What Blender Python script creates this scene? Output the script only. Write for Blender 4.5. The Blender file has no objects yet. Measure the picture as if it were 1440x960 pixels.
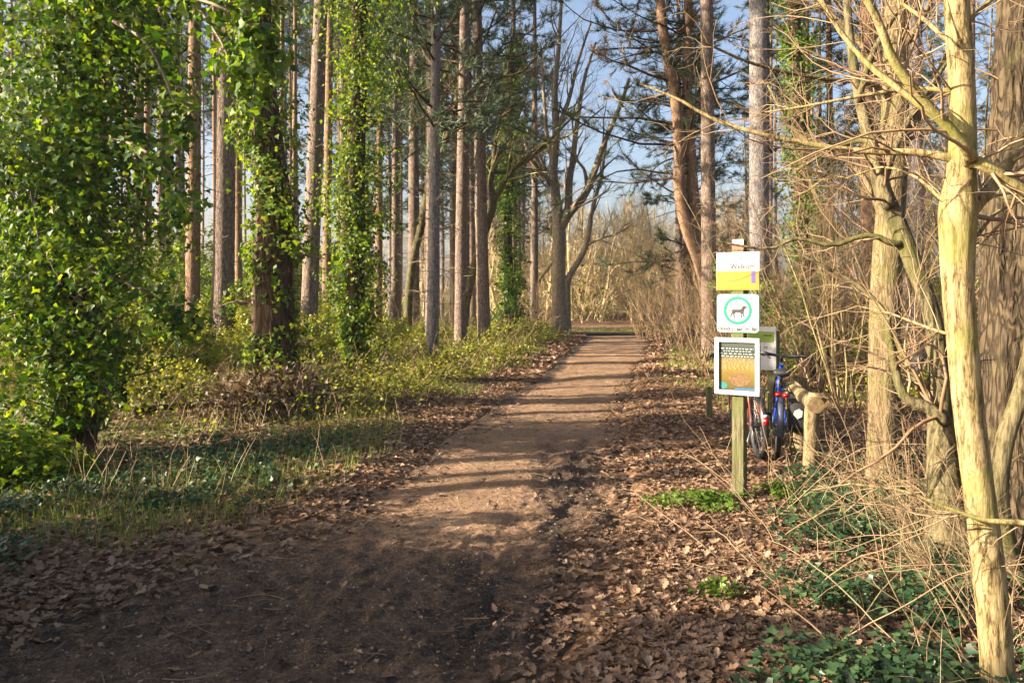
import bpy, math, random
import numpy as np
from mathutils import Vector, Matrix

random.seed(11)
rng = np.random.default_rng(11)
scn = bpy.context.scene
COL = scn.collection
PI = math.pi
F = 1050.0
EYE = 1.65
HZ = 412.0


def ground_at(px, py):
    y = EYE * F / (py - HZ)
    return ((px - 720) / F * y, y)


def at(px, py, y):
    return ((px - 720) / F * y, y, EYE + (HZ - py) / F * y)


# ------------------------------------------------------------------ noise
_tab = np.random.default_rng(5).random((256, 256))


def vnoise(x, y):
    x = np.asarray(x, float); y = np.asarray(y, float)
    xi = np.floor(x).astype(int); yi = np.floor(y).astype(int)
    fx = x - xi; fy = y - yi
    fx = fx * fx * (3 - 2 * fx); fy = fy * fy * (3 - 2 * fy)
    a = _tab[xi % 256, yi % 256]; b = _tab[(xi + 1) % 256, yi % 256]
    c = _tab[xi % 256, (yi + 1) % 256]; d = _tab[(xi + 1) % 256, (yi + 1) % 256]
    return (a + (b - a) * fx) * (1 - fy) + (c + (d - c) * fx) * fy


def fbm(x, y, o=4):
    s = 0; a = 0.5; t = 0
    for k in range(o):
        s = s + a * vnoise(x * 2 ** k + 17 * k, y * 2 ** k + 31 * k); t += a; a *= 0.5
    return s / t


def nrm(v):
    return v / (np.linalg.norm(v, axis=-1, keepdims=True) + 1e-9)


def smooth(a, b, x):
    t = np.clip((x - a) / (b - a), 0, 1)
    return t * t * (3 - 2 * t)


# ------------------------------------------------------------------ mesh builder
class MB:
    def __init__(s):
        s.v = []; s.f = []; s.n = 0; s.attr = {}

    def add(s, v, f, mat=0):
        v = np.asarray(v, float).reshape(-1, 3)
        f = np.asarray(f, int)
        if len(v) == 0 or len(f) == 0:
            return
        s.v.append(v); s.f.append((f + s.n, mat)); s.n += len(v)

    def build(s, name, mats, parent=None, origin=(0, 0, 0), loc=(0, 0, 0), smooth_=True, attrs=None):
        me = bpy.data.meshes.new(name)
        v = np.concatenate(s.v) - np.asarray(origin, float)
        loops = np.concatenate([f.ravel() for f, _ in s.f])
        tot = np.concatenate([np.full(len(f), f.shape[1]) for f, _ in s.f])
        mi = np.concatenate([np.full(len(f), m) for f, m in s.f])
        st = np.concatenate([[0], np.cumsum(tot)[:-1]])
        me.vertices.add(len(v)); me.vertices.foreach_set('co', v.ravel().astype(np.float32))
        me.loops.add(len(loops)); me.loops.foreach_set('vertex_index', loops.astype(np.int32))
        me.polygons.add(len(tot))
        me.polygons.foreach_set('loop_start', st.astype(np.int32))
        me.polygons.foreach_set('loop_total', tot.astype(np.int32))
        me.polygons.foreach_set('material_index', mi.astype(np.int32))
        me.polygons.foreach_set('use_smooth', np.full(len(tot), smooth_, dtype=bool))
        if not isinstance(mats, (list, tuple)):
            mats = [mats]
        for m in mats:
            me.materials.append(m)
        if attrs:
            for k, a in attrs.items():
                at_ = me.attributes.new(k, 'FLOAT', 'POINT')
                at_.data.foreach_set('value', np.asarray(a, np.float32))
        me.update(calc_edges=True)
        o = bpy.data.objects.new(name, me)
        COL.objects.link(o)
        if parent:
            o.parent = parent
        o.location = loc
        return o


def tag(o, label=None, cat=None, group=None, kind=None):
    if label: o['label'] = label
    if cat: o['category'] = cat
    if group: o['group'] = group
    if kind: o['kind'] = kind
    return o


def thing(name, label, cat, loc=(0, 0, 0), rotz=0, group=None):
    o = bpy.data.objects.new(name, None); COL.objects.link(o)
    o.location = loc; o.rotation_euler = (0, 0, rotz)
    o.empty_display_size = 0.2
    return tag(o, label, cat, group)


def dup(root, loc, rotz, scale=1.0, label=None, group=None):
    r = root.copy(); COL.objects.link(r)
    r.location = loc; r.rotation_euler = (0, 0, rotz); r.scale = (scale,) * 3
    if label: r['label'] = label
    if group: r['group'] = group
    for ch in list(root.children):
        c = ch.copy(); COL.objects.link(c); c.parent = r
        for g in ch.children:
            d = g.copy(); COL.objects.link(d); d.parent = c
    return r


# ------------------------------------------------------------------ tubes, growth, leaves
def resample(pts, n):
    p = np.asarray(pts, float)
    q = np.vstack([2 * p[0] - p[1], p, 2 * p[-1] - p[-2]])
    t = np.linspace(0, len(p) - 1 - 1e-6, n)
    i = t.astype(int); u = (t - i)[:, None]
    a, b, c, d = q[i], q[i + 1], q[i + 2], q[i + 3]
    return 0.5 * (2 * b + (c - a) * u + (2 * a - 5 * b + 4 * c - d) * u * u + (3 * b - a - 3 * c + d) * u ** 3)


def frames(P):
    T = nrm(np.gradient(P, axis=1))
    ref = np.where(np.abs(nrm(P[:, -1] - P[:, 0])[:, 2:3]) > 0.75, np.array([[0.0, 1.0, 0.0]]), np.array([[0.0, 0.0, 1.0]]))
    U = nrm(np.cross(T, ref[:, None, :])); V = np.cross(T, U)
    return T, U, V


def tubes(mb, P, R, sides=4, mat=0, cap=False):
    P = np.asarray(P, float); R = np.asarray(R, float)
    if P.ndim == 2:
        P = P[None]; R = R[None]
    B, N, _ = P.shape
    if B == 0:
        return
    T, U, V = frames(P)
    a = np.arange(sides) * 2 * PI / sides
    v = P[:, :, None, :] + R[:, :, None, None] * (np.cos(a)[None, None, :, None] * U[:, :, None, :] + np.sin(a)[None, None, :, None] * V[:, :, None, :])
    k = np.arange(sides); k2 = (k + 1) % sides
    i = np.arange(N - 1)[:, None]
    q = np.stack([i * sides + k, i * sides + k2, (i + 1) * sides + k2, (i + 1) * sides + k], -1).reshape(-1, 4)
    f = (np.arange(B)[:, None, None] * (N * sides) + q[None]).reshape(-1, 4)
    n0 = mb.n
    mb.add(v.reshape(-1, 3), f, mat)
    if cap:
        for end in (0, N - 1):
            base = np.arange(B)[:, None] * (N * sides) + end * sides
            loop = (k[::-1] if end else k)
            mb.f.append((n0 + base + loop[None], mat))


def bark_tube(mb, pts, radii, n=60, sides=36, amp=0.06, fa=5, fz=3.0, mat=0, seed=0, flare=0.0, ridge=1.0):
    """one trunk with real bark relief; pts in world space"""
    P = resample(pts, n)
    R = np.interp(np.linspace(0, 1, n), np.linspace(0, 1, len(radii)), radii)
    T, U, V = frames(P[None]); U = U[0]; V = V[0]
    a = np.arange(sides) * 2 * PI / sides - PI * 0.5
    L = np.concatenate([[0], np.cumsum(np.linalg.norm(np.diff(P, axis=0), axis=1))])
    A, Z = np.meshgrid(a, L)
    ca, sa = np.cos(A), np.sin(A)
    n1 = vnoise(ca * fa * .6 + 40 + seed * 7, sa * fa * .6 + Z * fz * .35 + seed * 3) - 0.5
    n2 = vnoise(ca * fa * 1.6 + 90 + seed, sa * fa * 1.6 + Z * fz + 11 * seed) - 0.5
    n3 = vnoise(ca * fa * 3.4 + seed, sa * fa * 3.4 + Z * fz * 2.6) - 0.5
    rel = 0.9 * n1 + ridge * (0.5 - np.abs(n2) * 2) * 0.6 + 0.35 * n3
    RR = R[:, None] * (1 + amp * rel)
    if flare:
        RR = RR * (1 + flare * np.exp(-Z / (R[0] * 2.0)) * (0.65 + 0.6 * np.cos(A * 5 + seed)))
    v = P[:, None, :] + RR[..., None] * (ca[..., None] * U[:, None, :] + sa[..., None] * V[:, None, :])
    k = np.arange(sides); k2 = (k + 1) % sides
    i = np.arange(n - 1)[:, None]
    q = np.stack([i * sides + k, i * sides + k2, (i + 1) * sides + k2, (i + 1) * sides + k], -1).reshape(-1, 4)
    mb.add(v.reshape(-1, 3), q, mat)
    return P, R


def march(pos, d, L, N, wig, up, bend=None):
    pts = [pos]; step = (L / (N - 1))[:, None]
    for k in range(N - 1):
        pts.append(pts[-1] + d * step)
        d = d + wig * rng.normal(size=d.shape); d[:, 2] += up
        if bend is not None:
            d = d + bend
        d = nrm(d)
    return np.stack(pts, 1)


def grow(P, R, n, t0=0.25, t1=1.0, l0=0.5, l1=1.0, ang=(0.5, 1.1), wig=0.15, up=0.02, N=5, rr=0.6, rmin=0.002, tip=0.25, taper_len=0.6, flat=0.0):
    B, M, _ = P.shape
    idx = np.repeat(np.arange(B), n)
    t = t0 + (t1 - t0) * rng.random(len(idx))
    x = t * (M - 1); i = np.minimum(x.astype(int), M - 2); u = (x - i)[:, None]
    pos = P[idx, i] * (1 - u) + P[idx, i + 1] * u
    tan = nrm(P[idx, i + 1] - P[idx, i])
    r = R[idx, i] * (1 - u[:, 0]) + R[idx, i + 1] * u[:, 0]
    pr = rng.normal(size=tan.shape); pr[:, 2] *= (1 - flat)
    pr = nrm(pr - (pr * tan).sum(1, keepdims=True) * tan)
    a = rng.uniform(ang[0], ang[1], len(idx))[:, None]
    d = np.cos(a) * tan + np.sin(a) * pr
    L = rng.uniform(l0, l1, len(idx)) * (1 - taper_len * (t - t0) / max(1e-6, t1 - t0))
    C = march(pos, d, L, N, wig, up)
    r0 = np.maximum(r * rr * rng.uniform(0.6, 1.0, len(idx)), rmin)
    RR = r0[:, None] * np.linspace(1, tip, N)[None]
    return C, np.maximum(RR, rmin * 0.5)


def on_curve(P, m, t0=0.0, t1=1.0):
    """m random points on each polyline + tangents"""
    B, M, _ = P.shape
    idx = np.repeat(np.arange(B), m)
    x = (t0 + (t1 - t0) * rng.random(len(idx))) * (M - 1)
    i = np.minimum(x.astype(int), M - 2); u = (x - i)[:, None]
    return P[idx, i] * (1 - u) + P[idx, i + 1] * u, nrm(P[idx, i + 1] - P[idx, i])


LEAF = {
    # outline verts (x across, y along, z fold) and faces
    'quad': (np.array([[0, 0, 0], [-.42, .42, .10], [0, 1, -.05], [.42, .42, .10]]), np.array([[0, 3, 2], [0, 2, 1]])),
    'ivy': (np.array([[0, 0, 0], [-.36, -.08, .05], [-.55, .28, .10], [-.24, .46, .04], [0, 1.0, -.10], [.24, .46, .04], [.55, .28, .10], [.36, -.08, .05], [0, .42, -.02]]),
            np.array([[8, 0, 1], [8, 1, 2], [8, 2, 3], [8, 3, 4], [8, 4, 5], [8, 5, 6], [8, 6, 7], [8, 7, 0]])),
    'ovate': (np.array([[0, 0, 0], [-.30, .22, .07], [-.32, .5, .08], [0, 1.0, -.12], [.32, .5, .08], [.30, .22, .07], [0, .45, 0]]),
              np.array([[6, 0, 1], [6, 1, 2], [6, 2, 3], [6, 3, 4], [6, 4, 5], [6, 5, 0]])),
    'oak': (np.array([[0, 0, .05], [0, .3, 0], [0, .6, .02], [0, 1, .16],
                      [-.14, .14, .10], [-.10, .24, .04], [-.30, .38, .16], [-.16, .47, .06], [-.36, .62, .22], [-.18, .72, .10], [-.20, .88, .18],
                      [.14, .14, .02], [.10, .24, .02], [.30, .38, .20], [.16, .47, .08], [.36, .62, .12], [.18, .72, .05], [.20, .88, .20]]),
            np.array([[0, 5, 4], [0, 1, 5], [1, 6, 5], [1, 7, 6], [1, 2, 7], [2, 8, 7], [2, 9, 8], [2, 3, 9], [9, 3, 10],
                      [0, 11, 12], [0, 12, 1], [1, 12, 13], [1, 13, 14], [1, 14, 2], [2, 14, 15], [2, 15, 16], [2, 16, 3], [16, 17, 3]])),
}


def leaves(mb, pos, nor, size, shape='quad', mat=0, droop=0.0, curl=None):
    pos = np.asarray(pos, float); M = len(pos)
    if M == 0:
        return
    T, Fc = LEAF[shape]
    n = nrm(np.asarray(nor, float))
    d = rng.normal(size=(M, 3)); d[:, 2] -= droop
    d = nrm(d - (d * n).sum(1, keepdims=True) * n)
    s = np.cross(d, n)
    size = np.broadcast_to(np.asarray(size, float), (M,))
    k = np.ones(M) if curl is None else curl
    asp = rng.uniform(.75, 1.15, M)
    v = pos[:, None, :] + size[:, None, None] * (T[None, :, 0:1] * asp[:, None, None] * s[:, None, :] + T[None, :, 1:2] * d[:, None, :] + T[None, :, 2:3] * k[:, None, None] * n[:, None, :])
    f = (np.arange(M)[:, None, None] * len(T) + Fc[None]).reshape(-1, 3)
    mb.add(v.reshape(-1, 3), f, mat)


def blades(mb, base, h, w, lean=0.35, mat=0, seg=3):
    M = len(base)
    if M == 0:
        return
    a = rng.random(M) * 2 * PI
    dirv = np.stack([np.cos(a), np.sin(a), np.zeros(M)], 1)
    side = np.stack([-np.sin(a), np.cos(a), np.zeros(M)], 1)
    # the width runs across the bend
    h = np.broadcast_to(h, (M,)); w = np.broadcast_to(w, (M,))
    ln = rng.random(M) * lean
    vs = []
    for k in range(seg + 1):
        t = k / seg
        c = base + np.array([0, 0, 1.0]) * (h * t * (1 - .25 * ln * t))[:, None] + dirv * (h * ln * t * t)[:, None]
        ww = (w * (1 - t) ** .7 * .5)[:, None]
        vs += [c - side * ww, c + side * ww]
    v = np.stack(vs, 1)
    q = np.array([[2 * k, 2 * k + 1, 2 * k + 3, 2 * k + 2] for k in range(seg)])
    f = (np.arange(M)[:, None, None] * (2 * seg + 2) + q[None]).reshape(-1, 4)
    mb.add(v.reshape(-1, 3), f, mat)


def needles(mb, pos, dirv, n, length, width, mat=0, spread=0.9):
    """tufts of thin pine needles round each shoot end"""
    M = len(pos)
    idx = np.repeat(np.arange(M), n)
    d = nrm(dirv[idx] + spread * rng.normal(size=(len(idx), 3)))
    p = pos[idx] + dirv[idx] * (rng.random(len(idx))[:, None] - .5) * length * 1.1
    s = nrm(np.cross(d, rng.normal(size=d.shape))) * width * .5
    L = (length * rng.uniform(.7, 1.1, len(idx)))[:, None]
    v = np.stack([p - s, p + s, p + d * L], 1)
    f = np.arange(len(idx) * 3).reshape(-1, 3)
    mb.add(v.reshape(-1, 3), f, mat)


def box(mb, lo, hi, mat=0, M=None, bev=0.0):
    lo = np.array(lo, float); hi = np.array(hi, float)
    import bmesh
    bm = bmesh.new()
    bmesh.ops.create_cube(bm, size=1.0)
    for v in bm.verts:
        v.co = Vector(((v.co.x + .5) * (hi[0] - lo[0]) + lo[0], (v.co.y + .5) * (hi[1] - lo[1]) + lo[1], (v.co.z + .5) * (hi[2] - lo[2]) + lo[2]))
    if bev:
        bmesh.ops.bevel(bm, geom=list(bm.edges), offset=bev, segments=2, affect='EDGES')
    bmesh.ops.triangulate(bm, faces=list(bm.faces))
    bm.verts.index_update()
    v = np.array([x.co[:] for x in bm.verts]); f = np.array([[w.index for w in x.verts] for x in bm.faces])
    bm.free()
    if M is not None:
        v = v @ np.array(M.to_3x3()).T + np.array(M.translation)
    mb.add(v, f, mat)


def prism(mb, outline, y0, y1, mat=0):
    """closed outline in xz, extruded along y (y0 front)"""
    from mathutils.geometry import tessellate_polygon
    o = np.asarray(outline, float); n = len(o)
    tr = np.array(tessellate_polygon([[Vector((a, b, 0)) for a, b in o]]))
    vf = np.stack([o[:, 0], np.full(n, y0), o[:, 1]], 1); vb = vf.copy(); vb[:, 1] = y1
    mb.add(np.vstack([vf, vb]), np.vstack([tr, tr[:, ::-1] + n]), mat)
    k = np.arange(n); k2 = (k + 1) % n
    mb.add(np.vstack([vf, vb]), np.stack([k, k2, k2 + n, k + n], 1), mat)


def torus(mb, c, R, r, axis='y', n=40, m=8, a0=0, a1=2 * PI, mat=0):
    full = abs(a1 - a0 - 2 * PI) < 1e-6
    a = np.linspace(a0, a1, n + 1)
    b = np.arange(m) * 2 * PI / m
    A, Bm = np.meshgrid(a, b, indexing='ij')
    x = (R + r * np.cos(Bm)) * np.cos(A); z = (R + r * np.cos(Bm)) * np.sin(A); y = r * np.sin(Bm)
    v = np.stack([x, y, z], -1) + np.array(c)
    k = np.arange(m); k2 = (k + 1) % m; i = np.arange(n)[:, None]
    q = np.stack([i * m + k, i * m + k2, (i + 1) * m + k2, (i + 1) * m + k], -1).reshape(-1, 4)
    mb.add(v.reshape(-1, 3), q, mat)


# ------------------------------------------------------------------ materials
def new_mat(name):
    m = bpy.data.materials.new(name); m.use_nodes = True
    nt = m.node_tree
    for n in list(nt.nodes):
        nt.nodes.remove(n)
    out = nt.nodes.new('ShaderNodeOutputMaterial')
    return m, nt, out


def ramp(nt, cols, pos=None):
    r = nt.nodes.new('ShaderNodeValToRGB')
    e = r.color_ramp.elements
    pos = pos or [i / (len(cols) - 1) for i in range(len(cols))]
    while len(e) < len(cols):
        e.new(0.5)
    for i, c in enumerate(cols):
        e[i].position = pos[i]; e[i].color = (*c, 1)
    return r


def leaf_mat(name, cols, transl=0.3, rough=0.4, tcol=(1.5, 1.6, .6), spec=0.4):
    m, nt, out = new_mat(name)
    g = nt.nodes.new('ShaderNodeNewGeometry')
    r = ramp(nt, cols)
    nt.links.new(g.outputs['Random Per Island'], r.inputs[0])
    p = nt.nodes.new('ShaderNodeBsdfPrincipled')
    p.inputs['Roughness'].default_value = rough
    p.inputs['Specular IOR Level'].default_value = spec
    nt.links.new(r.outputs[0], p.inputs['Base Color'])
    if transl > 0:
        t = nt.nodes.new('ShaderNodeBsdfTranslucent')
        mx = nt.nodes.new('ShaderNodeMix'); mx.data_type = 'RGBA'; mx.blend_type = 'MULTIPLY'
        mx.inputs[0].default_value = 1.0
        nt.links.new(r.outputs[0], mx.inputs[6]); mx.inputs[7].default_value = (*tcol, 1)
        nt.links.new(mx.outputs[2], t.inputs[0])
        s = nt.nodes.new('ShaderNodeMixShader'); s.inputs[0].default_value = transl
        nt.links.new(p.outputs[0], s.inputs[1]); nt.links.new(t.outputs[0], s.inputs[2])
        nt.links.new(s.outputs[0], out.inputs[0])
    else:
        nt.links.new(p.outputs[0], out.inputs[0])
    return m


def bark_mat(name, dark, mid, light, sc=6.0, stretch=0.2, moss=None, moss_amt=0.0, bump=0.6, dist=0.02, fiss=True):
    m, nt, out = new_mat(name)
    tc = nt.nodes.new('ShaderNodeTexCoord')
    mp = nt.nodes.new('ShaderNodeMapping'); mp.inputs['Scale'].default_value = (1, 1, stretch)
    nt.links.new(tc.outputs['Object'], mp.inputs[0])
    n1 = nt.nodes.new('ShaderNodeTexNoise'); n1.inputs['Scale'].default_value = sc * 3; n1.inputs['Detail'].default_value = 6; n1.inputs['Roughness'].default_value = .65
    vo = nt.nodes.new('ShaderNodeTexVoronoi'); vo.inputs['Scale'].default_value = sc * 2.2; vo.feature = 'DISTANCE_TO_EDGE'
    nd = nt.nodes.new('ShaderNodeTexNoise'); nd.inputs['Scale'].default_value = sc; nd.inputs['Detail'].default_value = 3
    nt.links.new(mp.outputs[0], nd.inputs[0]); nt.links.new(mp.outputs[0], n1.inputs[0])
    ad = nt.nodes.new('ShaderNodeMix'); ad.data_type = 'RGBA'; ad.blend_type = 'ADD'; ad.inputs[0].default_value = 0.4
    nt.links.new(mp.outputs[0], ad.inputs[6]); nt.links.new(nd.outputs['Color'], ad.inputs[7])
    nt.links.new(ad.outputs[2], vo.inputs['Vector'])
    mul = nt.nodes.new('ShaderNodeMath'); mul.operation = 'MULTIPLY_ADD'
    vr = nt.nodes.new('ShaderNodeMapRange'); vr.inputs[1].default_value = 0; vr.inputs[2].default_value = .22
    nt.links.new(vo.outputs[0], vr.inputs[0])
    nt.links.new(vr.outputs[0], mul.inputs[0]); mul.inputs[1].default_value = 0.42 if fiss else 0.12
    nt.links.new(n1.outputs[0], mul.inputs[2])
    r = ramp(nt, [dark, mid, light], [0.35, 0.68, .98] if fiss else [.41, .54, .68])
    nt.links.new(mul.outputs[0], r.inputs[0])
    col = r.outputs[0]
    if moss:
        nm = nt.nodes.new('ShaderNodeTexNoise'); nm.inputs['Scale'].default_value = 2.6; nm.inputs['Detail'].default_value = 5
        nt.links.new(tc.outputs['Object'], nm.inputs[0])
        mr = nt.nodes.new('ShaderNodeMapRange'); mr.inputs[1].default_value = .62 - moss_amt * .4; mr.inputs[2].default_value = .82 - moss_amt * .4
        nt.links.new(nm.outputs[0], mr.inputs[0])
        mx = nt.nodes.new('ShaderNodeMix'); mx.data_type = 'RGBA'
        nt.links.new(mr.outputs[0], mx.inputs[0]); nt.links.new(col, mx.inputs[6]); mx.inputs[7].default_value = (*moss, 1)
        col = mx.outputs[2]
    p = nt.nodes.new('ShaderNodeBsdfPrincipled'); p.inputs['Roughness'].default_value = .9; p.inputs['Specular IOR Level'].default_value = .15
    nt.links.new(col, p.inputs['Base Color'])
    b = nt.nodes.new('ShaderNodeBump'); b.inputs['Strength'].default_value = bump; b.inputs['Distance'].default_value = dist
    nt.links.new(mul.outputs[0], b.inputs['Height']); nt.links.new(b.outputs[0], p.inputs['Normal'])
    nt.links.new(p.outputs[0], out.inputs[0])
    return m


def plain(name, col, rough=.5, metal=0.0, noise=0.0, nsc=20.0, spec=.5, bump=0.0, col2=None):
    m, nt, out = new_mat(name)
    p = nt.nodes.new('ShaderNodeBsdfPrincipled'); p.inputs['Roughness'].default_value = rough
    p.inputs['Metallic'].default_value = metal; p.inputs['Specular IOR Level'].default_value = spec
    tc = nt.nodes.new('ShaderNodeTexCoord')
    n = nt.nodes.new('ShaderNodeTexNoise'); n.inputs['Scale'].default_value = nsc; n.inputs['Detail'].default_value = 5
    nt.links.new(tc.outputs['Object'], n.inputs[0])
    c2 = col2 or tuple(c * (1 - noise) for c in col)
    r = ramp(nt, [c2, col], [.35, .65]); nt.links.new(n.outputs[0], r.inputs[0])
    nt.links.new(r.outputs[0], p.inputs['Base Color'])
    if bump:
        b = nt.nodes.new('ShaderNodeBump'); b.inputs['Strength'].default_value = bump; b.inputs['Distance'].default_value = .005
        nt.links.new(n.outputs[0], b.inputs['Height']); nt.links.new(b.outputs[0], p.inputs['Normal'])
    nt.links.new(p.outputs[0], out.inputs[0])
    return m


M = {}
M['ivy'] = leaf_mat('ivy_leaf', [(.014, .042, .010), (.03, .08, .012), (.06, .12, .014), (.14, .19, .02), (.08, .14, .018)], .38, .5, (2.4, 2.2, .4), .22)
M['ivy_far'] = leaf_mat('ivy_leaf_bright', [(.025, .06, .010), (.06, .12, .014), (.12, .18, .02), (.20, .24, .03)], .4, .5, (2.1, 1.9, .4), .22)
M['ivy_ground'] = leaf_mat('ivy_ground_leaf', [(.013, .034, .016), (.020, .050, .022), (.034, .068, .026), (.06, .10, .034)], .2, .42, (1.6, 1.7, .6), .3)
M['bramble'] = leaf_mat('bramble_leaf', [(.07, .11, .012), (.14, .18, .018), (.22, .24, .025), (.30, .29, .035), (.12, .16, .018), (.26, .20, .05)], .35, .5, (1.6, 1.5, .5))
M['grass'] = leaf_mat('grass_blade', [(.08, .14, .02), (.14, .20, .03), (.24, .26, .06), (.33, .29, .11)], .35, .5)
M['herb'] = leaf_mat('herb_leaf', [(.05, .10, .012), (.085, .155, .016), (.13, .20, .025)], .35, .5)
M['dry'] = leaf_mat('dry_stalk', [(.30, .20, .10), (.42, .31, .17), (.50, .39, .23), (.26, .16, .08)], .15, .6, (1.2, 1.1, .8))
M['litter'] = leaf_mat('fallen_leaf', [(.075, .042, .025), (.15, .088, .052), (.225, .137, .083), (.18, .112, .07), (.34, .235, .155), (.125, .062, .034)], .12, .55, (1.2, 1.0, .7), .3)
M['needle'] = leaf_mat('pine_needle', [(.022, .045, .028), (.035, .062, .032), (.055, .08, .04), (.07, .09, .045)], .22, .5, (1.5, 1.5, .7))
M['needle_brown'] = leaf_mat('dead_needle', [(.18, .10, .04), (.28, .17, .06), (.16, .14, .05)], .25, .6, (1.3, 1.1, .6))
M['pine'] = bark_mat('pine_bark', (.045, .032, .026), (.135, .098, .078), (.25, .195, .16), 9.0, .22)
M['pine_red'] = bark_mat('red_pine_bark', (.06, .035, .024), (.19, .115, .072), (.29, .19, .125), 9.0, .22)
M['pine_grey'] = bark_mat('grey_pine_bark', (.045, .04, .04), (.135, .12, .118), (.24, .215, .21), 9.0, .22)
M['dark_bark'] = bark_mat('ivy_trunk_bark', (.014, .009, .006), (.05, .031, .02), (.105, .068, .042), 6.0, .15)
M['hazel'] = bark_mat('hazel_bark', (.055, .038, .017), (.20, .15, .07), (.30, .24, .125), 16.0, .16, (.17, .165, .04), .3, .7, .006, False)
M['mossy'] = bark_mat('mossy_bark', (.03, .025, .012), (.085, .07, .036), (.15, .125, .068), 9.0, .2, (.075, .075, .022), .35, .7, .012, False)
M['oak'] = bark_mat('oak_bark', (.045, .032, .017), (.125, .092, .05), (.20, .155, .088), 9.0, .2, (.13, .125, .04), .3, .7, .012)
M['big_bark'] = bark_mat('fissured_bark', (.010, .007, .005), (.040, .029, .018), (.085, .063, .038), 7.0, .24, (.11, .10, .04), .1, 1.0, .02)
M['bare'] = bark_mat('bare_tree_bark', (.07, .055, .042), (.21, .17, .13), (.34, .29, .22), 8.0, .25, (.17, .16, .07), .2)
M['twig'] = leaf_mat('twig_tan', [(.10, .062, .034), (.17, .11, .06), (.24, .165, .09), (.20, .115, .065)], 0, .6)
M['twig_pale'] = leaf_mat('hazel_twig', [(.19, .12, .065), (.27, .19, .105), (.16, .10, .055)], 0, .5)
M['twig_dark'] = leaf_mat('twig_dark', [(.09, .065, .045), (.15, .11, .075), (.19, .14, .09)], 0, .7)
M['twig_olive'] = leaf_mat('twig_olive', [(.20, .19, .06), (.28, .25, .08), (.24, .20, .09)], 0, .7)
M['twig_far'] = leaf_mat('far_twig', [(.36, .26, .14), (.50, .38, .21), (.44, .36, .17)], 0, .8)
M['wood'] = bark_mat('weathered_post', (.05, .044, .024), (.105, .095, .05), (.165, .15, .09), 14.0, .06, (.085, .105, .03), .5, .3, .004, False)
M['log'] = bark_mat('barked_log', (.06, .043, .022), (.15, .112, .06), (.225, .18, .105), 10.0, .25, (.22, .21, .08), .2, .4, .006, False)
M['white'] = plain('white_sign', (.42, .42, .42), .4, 0, .04)
M['alu'] = plain('white_frame', (.36, .37, .39), .4, 0, .08)
M['yellow'] = plain('yellow_sign', (.44, .185, .003), .45, 0, .03)
M['teal'] = plain('teal_ring', (.003, .17, .12), .4, 0, .05)
M['teal_dark'] = plain('teal_lettering', (.02, .15, .14), .4)
M['green_sign'] = plain('green_sign', (.17, .25, .03), .4, 0, .1)
M['purple'] = plain('purple_label', (.08, .05, .22), .4)
M['ink'] = plain('ink', (.018, .016, .016), .5)
M['ochre_ink'] = plain('ochre_ink', (.34, .24, .03), .5)
M['red_paint'] = plain('red_paint', (.70, .10, .06), .45, 0, .1)
M['black'] = plain('black_rubber', (.018, .018, .02), .6, 0, .4)
M['black_gloss'] = plain('black_paint', (.015, .015, .018), .3)
M['bag'] = plain('black_fabric', (.02, .021, .026), .7, 0, .3, 60, .3, .3)
M['blue'] = plain('blue_frame', (.02, .07, .50), .25, .1, .1)
M['redframe'] = plain('red_frame', (.24, .05, .035), .35, .1, .1)
M['steel'] = plain('steel', (.55, .56, .58), .3, .9, .1)
M['guard'] = plain('dark_mudguard', (.05, .06, .09), .35)
M['redlight'] = plain('red_lens', (.35, .006, .006), .25)
M['reflector'] = plain('grey_reflector', (.3, .31, .33), .35)


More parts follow.
